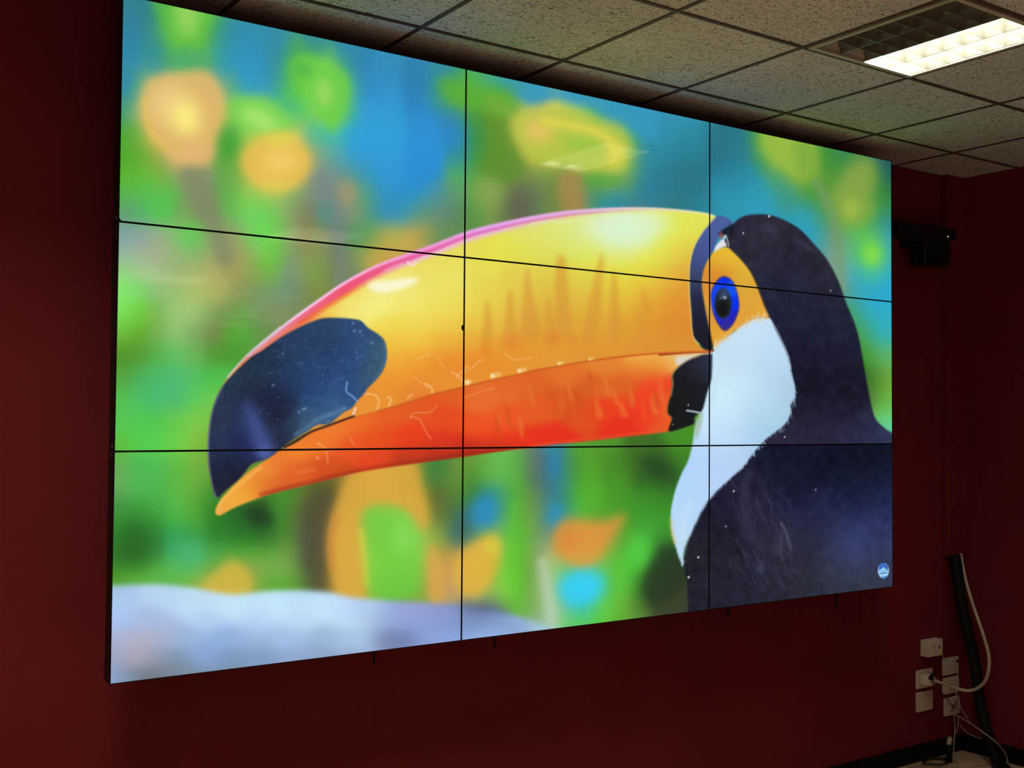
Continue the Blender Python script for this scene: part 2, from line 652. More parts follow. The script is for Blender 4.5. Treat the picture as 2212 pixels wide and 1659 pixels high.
def dist_line(Q, bb):
    x0, y0, x1, y1 = bb
    X, Y = np.meshgrid(np.arange(x0, x1) + 0.5, np.arange(y0, y1) + 0.5)
    best = np.full(X.shape, 1e9)
    for (ax, ay), (bx, by) in zip(Q[:-1], Q[1:]):
        dx, dy = bx - ax, by - ay
        t = np.clip(((X - ax) * dx + (Y - ay) * dy) / (dx * dx + dy * dy + 1e-9), 0, 1)
        np.minimum(best, (X - ax - t * dx) ** 2 + (Y - ay - t * dy) ** 2, out=best)
    return np.sqrt(best)


def stroke(pts, width, col, alpha=1.0, soft=0.8, smooth=4, clip=None):
    Q = np.array(catmull(pts, smooth)) if smooth and len(pts) > 2 else np.array(pts, float)
    bb = bbox(Q, width + soft * 3 + 2)
    if bb[2] <= bb[0] or bb[3] <= bb[1]:
        return
    d = dist_line(Q, bb)
    m = np.clip((width / 2 + soft - d) / (2 * soft), 0, 1)
    if clip is not None:
        m = m * clip[bb[1] - OY:bb[3] - OY, bb[0] - OX:bb[2] - OX]
    comp(m * alpha, col, bb)


def full_mask(P):
    m = np.zeros((CHT, CWD), np.float32)
    bb = bbox(P, 2)
    m[bb[1] - OY:bb[3] - OY, bb[0] - OX:bb[2] - OX] = poly_mask(P, *bb)
    return m


BG = {
 -15: [(270,50,128,150),(320,45,125,145)],
 20: [(270,50,128,150),(310,45,125,145),(340,50,140,110),(365,80,180,60),(400,150,212,95),(440,115,195,60),(470,70,170,90),(500,50,138,155),(560,50,140,165)],
 70: [(270,45,130,160),(330,50,130,150),(350,70,165,100),(375,90,190,60),(405,135,200,85),(430,95,185,50),(455,70,165,85),(480,48,140,160),(520,48,140,170),(600,50,140,165),(680,50,138,165)],
 110: [(270,48,135,165),(340,48,140,155),(370,70,165,95),(400,100,190,60),(425,95,185,60),(445,75,175,95),(470,45,150,175),(540,45,145,185),(600,50,138,165),(640,70,165,90),(680,60,150,120),(760,45,135,170),(850,50,140,180)],
 150: [(270,48,140,165),(330,60,150,150),(380,85,170,110),(410,75,165,115),(440,110,170,110),(480,45,150,180),(540,45,150,195),(600,50,140,165),(630,75,180,75),(660,110,200,65),(700,125,210,85),(740,65,160,130),(780,45,130,180),(830,50,140,185),(900,45,130,175),(960,48,135,170)],
 172: [(830,48,140,195),(900,42,125,175),(950,50,145,140),(985,65,160,90),(1020,80,175,80),(1060,60,165,135),(1100,50,150,190)],
 190: [(270,45,140,165),(310,90,165,120),(330,190,185,115),(370,220,180,110),(400,222,182,112),(440,215,180,110),(470,175,180,115),(490,70,165,140),(540,50,155,190),(590,48,150,190),(620,80,190,80),(650,105,205,70),(695,150,215,95),(730,115,200,70),(755,70,170,140),(790,45,140,200)],
 210: [(840,48,150,205),(900,40,130,185),(950,55,145,140),(985,85,175,65),(1010,95,170,45),(1060,85,170,50),(1100,75,165,80),(1150,48,150,190),(1250,50,155,190)],
 240: [(265,60,150,120),(300,150,180,110),(330,225,185,115),(370,240,215,140),(400,248,230,125),(440,235,205,110),(465,220,180,95),(485,170,195,90),(510,115,205,80),(550,155,220,105),(590,115,210,85),(620,60,175,150),(650,90,200,90),(690,130,210,85),(715,130,215,75),(745,75,185,130),(790,48,155,210)],
 250: [(840,46,155,212),(920,42,140,205),(980,45,130,180),(1020,70,150,70),(1060,115,155,50),(1100,150,165,65),(1130,200,190,80),(1160,225,195,90),(1200,215,205,85),(1240,190,210,95),(1280,110,185,80),(1320,50,150,175),(1380,48,150,185),(1480,48,145,175)],
 290: [(265,75,165,50),(300,110,170,70),(330,215,185,75),(370,235,195,115),(410,240,210,115),(440,225,180,90),(460,215,175,90),(480,90,170,80),(500,80,180,70),(540,150,205,85),(570,190,205,80),(600,220,215,80),(640,215,200,90),(670,80,180,150),(700,80,190,140),(720,60,180,190),(770,45,160,215),(830,45,160,215),(920,42,145,210),(990,38,135,195),(1030,50,140,80),(1070,90,145,45),(1110,160,165,65),(1140,225,190,95),(1180,220,200,75),(1220,200,205,70),(1260,190,210,75),(1300,200,205,80),(1340,150,190,90),(1370,60,160,120),(1400,45,140,170),(1500,42,138,160)],
 310: [(1420,45,140,165),(1500,40,130,150),(1545,38,115,130),(1600,38,118,135),(1645,75,155,70),(1670,160,190,60),(1700,165,190,65),(1740,110,160,60),(1780,55,140,55),(1820,45,125,110),(1880,40,110,110)],
 340: [(265,80,165,45),(300,95,170,50),(340,150,165,75),(380,225,180,115),(420,225,180,115),(450,190,170,110),(470,75,160,60),(500,85,165,60),(530,190,180,75),(560,225,185,85),(600,240,200,100),(640,225,190,85),(670,170,170,105),(700,115,160,140),(730,75,165,170),(770,45,155,215),(830,45,155,215),(920,40,145,212),(1000,45,140,160),(1030,65,150,60),(1070,95,140,45),(1110,125,150,60),(1150,185,180,65),(1190,195,195,65),(1230,150,190,65),(1270,155,200,75),(1310,205,205,80),(1340,215,205,75),(1360,120,180,80),(1385,45,135,155),(1420,42,130,150),(1500,40,125,145),(1545,35,110,130),(1600,38,125,145),(1650,60,150,90),(1680,140,180,65),(1710,155,180,75),(1750,120,165,60),(1790,60,140,55),(1830,60,140,60),(1870,110,150,60),(1900,35,95,110),(1922,30,85,95)],
 380: [(265,90,180,50),(320,100,185,55),(360,120,170,75),(400,140,150,110),(440,140,145,120),(480,90,165,75),(510,130,175,75),(560,225,195,85),(600,235,195,85),(640,200,185,85),(680,125,140,130),(720,120,140,135),(760,90,150,140),(790,50,150,190),(830,45,150,212),(920,38,140,210),(1000,80,172,95),(1040,95,155,55),(1080,100,138,60),(1120,110,130,70),(1160,115,145,75),(1200,115,145,75),(1240,150,145,75),(1290,120,165,65),(1330,140,170,80),(1355,100,160,80),(1385,42,130,155),(1440,40,120,140),(1500,38,112,130),(1560,38,130,155),(1620,40,140,165),(1680,70,155,110),(1720,130,170,60),(1760,105,160,55),(1800,70,145,55),(1840,130,155,75),(1870,125,150,70),(1900,55,130,60),(1922,30,90,100)],
 420: [(265,85,180,80),(320,85,190,80),(370,85,190,75),(410,125,145,100),(450,125,135,95),(490,95,180,75),(540,140,200,85),(600,170,195,90),(640,120,165,100),(680,125,140,130),(710,110,135,135),(745,160,150,105),(790,90,160,110),(825,45,145,195),(890,38,145,205),(940,70,148,160),(985,92,150,115),(1020,100,160,75),(1050,128,160,78),(1085,118,145,78),(1120,100,108,80),(1150,98,120,88),(1190,108,132,65),(1225,155,132,72),(1255,140,142,85),(1285,55,145,110),(1340,48,138,155),(1400,42,125,150),(1500,38,120,138),(1560,42,145,170),(1640,45,155,180),(1700,55,150,140),(1750,70,150,60),(1790,95,150,55),(1820,130,165,70),(1850,145,175,75),(1880,100,155,60),(1910,45,130,55)],
 460: [(265,100,150,115),(300,80,175,100),(350,80,195,80),(400,120,160,90),(450,125,130,95),(490,105,180,85),(540,105,210,90),(590,110,205,90),(620,135,160,105),(665,128,125,90),(700,85,140,125),(730,110,135,130),(770,135,150,110),(800,70,150,130),(830,45,140,190),(870,50,145,180),(905,90,150,120),(950,100,140,120),(985,90,130,100),(1020,85,150,65),(1060,120,150,75),(1100,100,118,78),(1130,92,92,78),(1160,95,125,80),(1200,105,140,65),(1240,148,135,75),(1265,105,145,110),(1300,42,140,165),(1380,70,125,130),(1450,45,120,130),(1520,40,130,150),(1570,45,150,175),(1650,45,155,185),(1740,50,155,165),(1780,75,150,70),(1810,130,165,70),(1840,155,185,75),(1870,120,175,60),(1900,60,150,70),(1922,50,140,90)],
 485: [(1740,42,160,195),(1770,50,155,175),(1795,95,150,80),(1830,110,170,70),(1860,95,180,65),(1890,60,150,130),(1920,45,130,180)],
 510: [(265,125,160,165),(300,140,160,160),(340,150,170,140),(380,130,185,110),(410,90,215,80),(440,110,180,90),(470,150,165,110),(500,145,155,110),(540,120,200,100),(570,100,220,85),(600,110,205,70),(625,135,155,100),(660,140,130,80),(690,130,140,85),(730,105,120,110),(765,85,150,100),(790,70,155,85),(815,165,165,75),(850,180,175,78),(890,205,165,80),(920,150,155,80),(950,105,140,90),(980,95,140,80),(1020,90,140,70)],
 520: [(1760,42,165,205),(1785,90,150,140),(1810,130,150,110),(1835,70,170,130),(1860,90,195,90),(1885,105,210,70),(1905,75,180,130),(1922,45,150,200)],
 550: [(265,150,180,160),(300,160,180,150),(340,165,175,140),(380,150,175,120),(420,130,180,110),(450,150,165,105),(480,160,155,95),(510,165,150,95),(540,150,170,95),(570,110,205,75),(600,105,190,65),(630,130,150,115),(660,135,145,80),(690,130,150,85),(730,110,125,100),(765,125,150,90),(800,195,165,75),(840,200,160,75),(1790,100,160,150),(1815,145,160,130),(1835,75,180,150),(1860,95,205,85),(1885,140,225,65),(1905,90,200,100),(1922,50,160,200)],
 590: [(265,140,215,120),(300,165,200,140),(340,160,190,135),(380,155,180,115),(420,170,180,105),(450,180,175,105),(480,170,160,95),(520,160,155,85),(550,130,165,80),(590,110,180,65),(625,120,145,135),(660,130,160,85),(690,115,160,65),(720,115,125,95),(750,115,135,100),(1800,130,150,130),(1820,130,170,150),(1840,45,165,200),(1870,60,180,160),(1890,75,190,150),(1922,45,165,205)],
 630: [(265,130,235,110),(300,115,215,100),(340,140,190,115),(380,155,190,115),(420,170,195,105),(450,175,185,100),(480,165,170,95),(520,130,145,85),(560,120,150,100),(600,115,150,110),(630,110,140,120),(660,120,135,80),(690,125,140,65),(1815,130,150,120),(1835,60,165,160),(1860,45,165,210),(1900,42,165,205),(1922,45,165,210)],
 680: [(265,120,225,85),(300,115,205,60),(340,120,180,80),(380,155,200,120),(420,165,200,120),(450,130,165,95),(490,115,145,85),(520,110,165,75),(560,120,150,100),(600,130,145,95),(640,125,140,85),(1830,70,150,70),(1855,60,165,150),(1880,45,170,200),(1922,50,175,200)],
 720: [(265,110,185,60),(300,95,165,45),(340,120,175,85),(380,145,195,115),(420,120,165,95),(460,120,130,80),(500,85,165,50),(530,85,175,60),(560,100,140,70),(590,110,140,80),(1840,75,150,50),(1870,70,165,100),(1900,45,170,185),(1922,50,175,195)],
 765: [(265,80,145,40),(300,85,150,50),(340,85,175,75),(380,95,190,95),(420,110,180,90),(460,80,150,50),(500,75,150,45),(530,85,150,60),(1855,60,135,40),(1880,80,160,70),(1910,90,175,100),(1925,95,180,110)],
 815: [(265,85,160,60),(300,75,175,90),(340,75,185,105),(380,80,185,115),(420,80,190,100),(460,75,190,75),(500,85,190,80),(1870,45,95,35),(1895,85,145,50),(1922,110,165,60)],
 860: [(260,85,190,80),(300,75,190,100),(340,75,185,115),(380,78,185,115),(420,90,200,90),(460,110,200,75),(1880,70,100,55),(1902,95,165,55),(1924,115,185,70)],
 900: [(1900,110,190,90),(1922,105,210,100)],
 925: [(1915,95,210,170),(1928,80,205,180)],
 910: [(255,85,195,85),(300,80,200,80),(340,85,195,80),(380,100,200,75),(420,125,205,75),(450,120,190,70)],
 960: [(255,95,190,60),(300,85,205,75),(340,90,210,80),(380,110,210,75),(420,130,195,65),(445,120,175,60),(1080,105,185,85),(1200,60,150,160),(1250,85,160,50),(1300,80,150,45),(1400,62,110,38),(1460,70,145,40)],
 1000: [(255,100,170,85),(300,80,180,85),(340,80,185,85),(380,95,185,70),(420,115,180,60),(445,110,165,65),(890,150,150,55),(940,60,130,60),(1010,110,150,60),(1040,100,170,65),(1080,105,185,85),(1120,90,175,70),(1150,110,120,110),(1175,80,105,120),(1200,40,125,165),(1225,70,140,70),(1270,85,160,45),(1320,70,135,40),(1370,60,110,35),(1420,40,72,35),(1450,55,100,35),(1480,65,140,40)],
 1030: [(700,90,105,45),(730,110,100,45),(750,200,140,60),(790,215,165,75),(840,210,165,65),(880,205,155,55),(905,110,130,50),(930,55,130,60),(960,85,130,60),(990,110,150,60),(1020,60,130,40),(1050,100,180,70),(1090,100,185,75),(1120,85,170,60),(1150,80,120,80),(1170,85,100,110),(1190,45,115,150),(1205,45,140,170),(1230,70,150,60),(1270,80,165,45),(1330,70,145,40),(1400,45,95,36),(1440,35,78,35),(1470,50,110,40)],
 1050: [(250,105,170,95),(300,80,185,85),(340,75,180,80),(380,90,180,65),(420,110,180,65),(450,80,150,55),(540,85,150,45)],
 1072: [(620,70,140,45),(660,95,115,50),(700,80,80,45),(730,105,95,45),(760,205,150,60),(800,215,170,65),(850,215,170,60),(890,205,160,60),(915,150,145,50),(940,80,90,45),(970,95,120,55),(1000,75,140,45),(1030,45,120,90),(1060,40,140,170),(1085,60,150,110),(1110,85,175,55),(1140,95,160,60),(1165,110,130,90),(1190,50,120,140),(1210,45,130,140),(1240,75,175,50),(1280,85,175,45),(1330,70,150,40),(1400,60,140,40),(1440,55,130,42)],
 1090: [(250,70,150,70),(300,70,165,70),(340,75,175,75),(380,90,190,75),(420,95,170,55),(450,50,130,40)],
 1115: [(250,50,140,50),(300,45,125,45),(340,55,150,55),(380,70,175,65),(420,75,165,55),(470,45,120,40),(520,40,100,40),(560,35,65,35),(600,60,140,45),(640,90,110,55),(690,75,75,50),(720,190,130,60),(750,215,165,65),(775,165,190,65),(800,110,190,65),(850,125,205,80),(890,180,190,70),(915,200,175,60),(940,90,100,50),(965,100,130,60),(990,50,95,80),(1015,45,120,150),(1040,45,140,190),(1065,60,150,160),(1085,75,160,110),(1110,85,180,55),(1140,105,165,60),(1165,115,140,85),(1185,55,130,150),(1200,45,150,190),(1220,60,150,120),(1250,85,185,60),(1300,75,165,50),(1350,65,150,42),(1400,60,150,45),(1440,60,150,45)],
 1155: [(250,45,130,45),(290,40,105,40),(330,45,120,50),(380,50,160,90),(420,55,150,70),(470,45,125,45),(520,40,115,40),(570,42,105,40),(620,75,130,50),(660,90,100,72),(690,75,75,60),(720,215,150,65),(750,225,180,75),(780,190,200,75),(810,105,185,55),(850,125,215,75),(885,135,220,90),(910,150,200,90),(935,140,170,65),(960,120,160,70),(985,60,120,110),(1005,60,105,110),(1030,85,150,110),(1060,160,175,70),(1085,110,185,90),(1110,85,190,50),(1140,90,180,55),(1165,130,150,100),(1190,80,140,130),(1215,190,150,70),(1250,220,140,60),(1290,215,140,60),(1320,170,150,65),(1350,75,165,50),(1400,70,175,60),(1440,60,145,45)],
 1195: [(245,45,115,45),(290,40,100,35),(330,50,130,60),(380,65,165,100),(420,75,180,110),(470,70,165,70),(520,75,165,55),(570,85,165,55),(620,110,155,65),(660,92,100,75),(690,70,72,58),(715,210,145,60),(745,228,185,75),(775,210,210,70),(800,135,205,70),(840,115,205,60),(880,125,210,70),(910,140,205,80),(930,195,180,65),(955,160,140,60),(980,185,150,85),(1005,215,170,70),(1035,222,185,65),(1060,215,205,60),(1085,130,190,80),(1110,90,200,50),(1130,95,185,45),(1155,120,150,85),(1175,165,180,145),(1200,190,180,80),(1225,220,150,60),(1260,222,155,65),(1290,215,160,65),(1315,110,180,60),(1350,75,180,55),(1380,85,210,70),(1410,50,120,40),(1440,40,70,40)],
 1230: [(245,60,135,45),(290,75,160,50),(330,85,175,65),(380,90,190,90),(420,90,185,85),(460,110,165,70),(500,180,175,70),(540,140,165,75),(580,130,175,85),(620,120,170,80),(660,90,115,60),(690,65,68,50),(715,195,150,55),(745,225,180,70),(780,210,210,70),(810,120,210,65),(860,115,205,60),(900,120,190,65),(930,215,175,75),(955,205,150,80),(980,215,165,85),(1010,225,175,75),(1035,222,175,60),(1060,165,180,60),(1085,110,200,55),(1110,110,215,55),(1130,85,165,45),(1155,110,150,70),(1175,185,200,170),(1195,150,200,100),(1220,90,200,110),(1250,70,200,180),(1290,80,200,130),(1320,85,190,55),(1350,85,205,60),(1380,75,180,50),(1410,40,70,35),(1440,50,60,35),(1470,45,55,40)],
 1262: [(245,90,165,50),(290,95,175,60),(340,90,180,70),(390,95,175,60),(430,160,175,70),(480,205,178,65),(520,210,175,70),(545,140,165,60),(580,80,165,45),(620,85,165,45),(660,88,135,57),(695,75,82,55),(720,200,150,55),(750,220,175,65),(790,150,190,60),(830,95,180,50),(880,90,180,50),(915,120,165,60),(935,215,160,80),(960,190,150,95),(985,190,160,110),(1010,205,170,80),(1040,170,180,80),(1070,135,190,80),(1095,125,220,65),(1120,100,190,60),(1150,105,160,60),(1175,175,195,165),(1195,165,210,150),(1215,70,190,180),(1245,45,205,245),(1270,45,205,245),(1295,80,205,170),(1320,85,190,60),(1350,95,195,60),(1385,50,110,40),(1410,35,55,35),(1450,60,65,40)],
 1310: [(760,200,150,60),(900,130,165,70),(1000,150,150,110),(1060,105,130,110),(1100,110,175,70),(1130,95,185,50),(1160,130,165,90),(1190,190,210,185),(1210,110,190,130),(1240,55,190,190),(1270,70,195,160),(1300,95,205,75),(1340,105,185,55),(1380,80,120,50),(1430,60,70,45),(1470,55,65,45)],
 1345: [(1150,140,170,140),(1190,175,205,190),(1215,120,200,100),(1250,90,205,80),(1300,90,195,55),(1350,95,160,55)],
}
STONE = {
 1290: [(250,165,195,230),(350,180,210,240),(450,190,220,240),(550,190,225,245),(650,185,220,245),(720,190,220,250),(800,175,205,238)],
 1310: [(250,170,205,245),(400,185,220,248),(500,195,230,250),(600,195,230,250),(700,195,230,250),(760,185,215,250),(800,170,200,235),(850,150,165,215),(900,150,160,210),(960,140,150,200),(1030,95,110,150)],
 1340: [(250,165,195,240),(300,165,185,225),(350,165,185,225),(450,175,205,240),(550,180,210,245),(650,185,215,245),(750,190,220,248),(800,170,195,225),(850,145,165,215),(900,140,160,215),(960,135,155,210),(1010,120,145,190),(1060,128,152,200),(1110,140,170,210),(1180,165,200,215)],
 1380: [(250,165,175,210),(300,175,175,195),(350,165,175,205),(400,150,180,220),(480,140,175,220),(540,150,180,220),(620,160,190,230),(700,150,180,215),(740,160,190,225),(780,170,200,235),(830,125,140,180),(870,110,130,175),(920,140,160,215),(990,135,165,220),(1060,145,178,228)],
 1420: [(245,150,165,200),(290,175,165,180),(330,145,155,175),(380,120,145,175),(440,135,165,215),(500,120,150,190),(560,125,155,195),(640,140,165,205),(700,135,160,195),(760,145,170,205)],
 1455: [(240,150,165,205),(280,120,135,150),(330,110,120,135),(380,115,130,145),(430,115,140,165),(500,110,140,165)],
 1478: [(240,130,165,215),(270,120,150,190),(310,100,110,115)],
}
BEAK = {
 470: [(1300,230,232,160),(1350,225,238,190),(1400,225,240,160),(1450,225,232,100),(1500,222,230,80),(1530,225,225,95)],
 490: [(1130,220,222,120),(1200,222,228,120),(1250,220,232,140),(1290,218,240,195),(1340,215,240,215),(1390,220,240,190),(1440,222,235,110),(1500,222,230,70),(1525,225,215,100)],
 520: [(960,232,210,105),(1020,228,215,90),(1080,228,228,80),(1140,225,225,95),(1200,222,228,110),(1250,218,232,120),(1300,220,238,170),(1350,218,240,190),(1390,222,238,150),(1440,225,232,85),(1490,228,215,75)],
 550: [(880,235,215,100),(940,232,218,95),(1000,230,220,90),(1060,228,225,75),(1120,225,222,80),(1200,220,220,90),(1280,222,228,90),(1340,225,232,120),(1400,225,230,80),(1450,228,215,70),(1488,222,185,70)],
 590: [(810,240,225,120),(860,238,226,115),(920,235,222,100),(980,232,225,100),(1050,230,218,85),(1120,226,205,80),(1200,224,208,75),(1280,225,215,75),(1340,225,222,70),(1400,228,215,65),(1450,228,190,70),(1485,222,165,60)],
 620: [(760,238,215,95),(820,242,232,135),(870,240,230,125),(920,236,225,105),(980,235,222,100),(1050,232,210,80),(1120,227,200,75),(1200,222,190,70),(1280,224,197,70),(1340,228,200,62),(1400,228,190,60),(1450,225,165,55),(1485,222,150,52)],
 660: [(700,240,205,85),(760,242,230,120),(820,243,240,130),(880,242,230,110),(940,238,222,100),(1000,235,215,85),(1060,231,205,75),(1120,226,190,72),(1200,222,178,64),(1280,224,180,62),(1340,226,185,58),(1400,225,165,52),(1450,225,150,50),(1488,222,142,50)],
 700: [(640,236,130,90),(660,238,150,80),(850,240,215,80),(900,240,215,85),(960,238,205,75),(1020,232,195,72),(1080,229,187,68),(1140,224,170,60),(1200,222,165,58),(1280,223,167,58),(1340,222,160,52),(1400,222,150,50),(1460,222,140,48),(1490,220,140,48)],
 740: [(860,240,195,65),(900,240,195,65),(960,235,175,60),(1020,232,170,55),(1080,229,162,52),(1140,227,153,48),(1200,225,153,50),(1300,222,150,50),(1400,220,148,50),(1490,218,145,50)],
 780: [(860,238,170,55),(900,236,160,52),(960,232,140,45),(1020,232,140,48),(1080,230,145,48),(1140,228,148,50),(1200,226,152,55),(1270,222,150,52)],
 820: [(850,236,150,50),(900,234,140,48),(960,232,145,50),(1020,230,145,50)],
 860: [(760,230,150,60),(780,232,140,50),(820,234,150,52),(860,230,140,50),(900,228,125,45)],
}
LOWER = [(480,1100,235,165,70),(500,1080,240,170,60),(530,1050,238,160,55),(570,1040,230,125,45),(560,1010,238,150,60),(600,1000,232,120,45),(640,970,238,130,45),(680,950,238,120,45),(640,1020,222,95,38),(700,1010,220,85,35),(720,1030,195,70,30),(600,1055,215,90,40),(720,930,238,125,45),(780,910,236,110,40),(760,960,232,85,35),(820,940,230,80,30),(840,900,228,95,35),(900,880,226,90,35),(880,940,232,65,30),(820,990,225,70,32),(900,975,220,58,30),(960,960,222,58,32),(960,900,228,75,32),(980,850,225,95,35),(1000,972,215,50,30),(880,998,175,55,30),(1040,860,230,110,45),(1040,920,236,85,35),(1060,950,238,60,32),(1100,900,235,88,38),(1100,840,225,105,40),(1140,955,230,52,30),(1160,880,228,90,35),(1160,830,220,100,38),(1200,950,230,48,30),(1220,860,215,85,32),(1220,810,225,115,42),(1260,900,222,80,32),(1280,830,215,95,35),(1300,790,228,130,48),(1320,880,235,65,32),(1340,920,230,48,30),(1340,840,220,100,36),(1380,870,240,60,35),(1400,800,225,120,42),(1400,900,235,60,35),(1420,830,240,62,38),(1430,780,235,160,60),(1440,860,225,90,38),(1440,910,230,95,40),(1400,770,240,175,75),(1470,770,235,200,130),(1000,985,140,38,25),(1060,976,165,45,28),(940,992,160,45,28)]
NAVY = [(455,960,40,58,95),(470,900,42,55,88),(480,1000,28,40,70),(470,1045,30,38,62),(500,1030,27,33,58),(520,960,35,45,100),(540,900,40,55,105),(545,850,28,38,68),(580,900,28,35,60),(560,800,35,52,80),(520,820,40,60,85),(600,780,35,55,90),(640,740,42,65,110),(700,710,45,72,115),(760,710,48,78,130),(800,740,50,85,135),(828,765,66,102,135),(805,805,58,92,130),(760,780,42,75,135),(700,780,40,70,125),(650,800,40,68,120),(680,850,42,75,135),(740,840,45,80,140),(720,885,62,102,155),(660,915,62,98,142),(620,920,38,52,85),(600,860,30,42,75),(600,960,35,42,70),(630,830,36,60,108),(700,740,40,62,105)]
BODY = [(1600,490,40,42,70),(1650,480,45,45,70),(1700,520,45,45,68),(1640,500,60,58,83),(1760,560,45,48,72),(1700,560,38,42,72),(1780,600,42,45,70),(1720,620,36,42,72),(1800,650,36,42,70),(1720,680,33,38,70),(1760,750,28,32,62),(1820,740,32,38,68),(1800,820,22,26,52),(1760,830,22,25,50),(1840,850,25,30,52),(1740,900,28,30,52),(1800,915,35,36,68),(1860,930,45,48,90),(1910,945,55,68,115),(1700,945,45,45,78),(1780,945,48,52,95)]
BODY2 = [(1680,972,12,20,45),(1780,972,10,20,42),(1880,972,10,20,40),(1930,980,14,24,46),(1720,1020,14,24,48),(1850,1030,12,24,44),(1640,1010,30,34,62),(1620,1060,38,38,66),(1700,1060,22,28,60),(1850,1070,22,32,72),(1920,1060,28,42,85),(1560,1080,28,28,55),(1560,1150,32,32,52),(1640,1120,45,44,70),(1700,1100,35,40,75),(1780,1110,38,44,85),(1880,1130,46,58,115),(1920,1150,50,60,110),(1840,1180,58,70,125),(1520,1200,36,36,48),(1600,1200,36,36,55),(1680,1180,50,52,75),(1750,1180,42,46,72),(1880,1220,55,65,100),(1500,1270,32,36,50),(1560,1270,32,35,55),(1640,1260,38,40,62),(1720,1250,42,46,62),(1800,1240,52,58,80),(1900,1260,58,66,88),(1850,1280,52,60,78),(1600,1300,36,42,60)]
BIB = [(1560,770,195,222,240),(1620,720,200,225,245),(1680,760,190,220,245),(1560,850,205,235,250),(1650,860,195,228,245),(1705,850,160,196,222),(1600,940,195,228,250),(1660,920,165,205,230),(1540,930,200,230,250),(1520,990,175,210,250),(1580,1000,180,205,240),(1500,1060,175,215,250),(1540,1040,185,210,250),(1480,1120,190,225,252),(1500,1110,180,205,245),(1470,1170,190,220,240),(1460,1090,175,215,250),(1690,800,185,215,240),(1640,960,160,195,235)]

TOPE = [(467,1076),(458.4,1053.6),(451,1009),(449,971),(451,929.5),(458.4,885),(476,841),(499.8,805.4),(538,764),(582.5,725.7),(626.8,690),(685,648),(745.7,607),(817,570),(891.6,543),(941,525),(1004,500.5),(1061,485),(1142.7,467.5),(1224,455),(1305.5,449),(1359.7,447.7),(1414,448.5),(1468,452.5),(1522.5,459.3),(1547,466.7)]
BANDL = [(1533,482.4),(1519.7,498.7),(1503.5,525.8),(1494,555.6),(1490.5,588),(1490,626),(1492,664),(1494.8,691),(1496.7,718),(1503.5,737),(1517,753.6)]
MOUTH = [(1537,757),(1495,758.5),(1414,762),(1332.6,770),(1273,778),(1210.5,789),(1153.6,798),(1123.7,806.5),(1066.8,818.7),(1001.7,834),(934,850),(881,867.5),(816,886.7),(765.6,900)]
TIPIN = [(709.5,916),(671,931),(632.7,950),(609,968),(585.4,985.6),(567.7,994.5),(544,1003),(529,1021),(514.5,1037),(488,1059.5)]
LOWTOP = [(709,918),(671,934),(640,955),(597,977),(585,987),(562,1002),(538,1018),(514.5,1039),(491,1062.5),(476,1080),(466,1098),(466,1109.7),(471.7,1113),(479,1111.8),(508.6,1096),(567.7,1072.8),(626.8,1056.5),(686,1041.8),(745,1027),(804,1015),(892.7,1002),(1000,987),(1061,978),(1132,968.5),(1197,960.4),(1251,955),(1305.5,949),(1359.7,942.7),(1414,936.5),(1445,932)]
LBR = [(1450.6,909),(1450.6,900.7),(1443,892.6),(1443.8,873.6),(1449,854.6),(1453,830),(1452,811),(1462.8,795),(1484.5,778.7),(1511.6,767.8),(1537,764.5)]


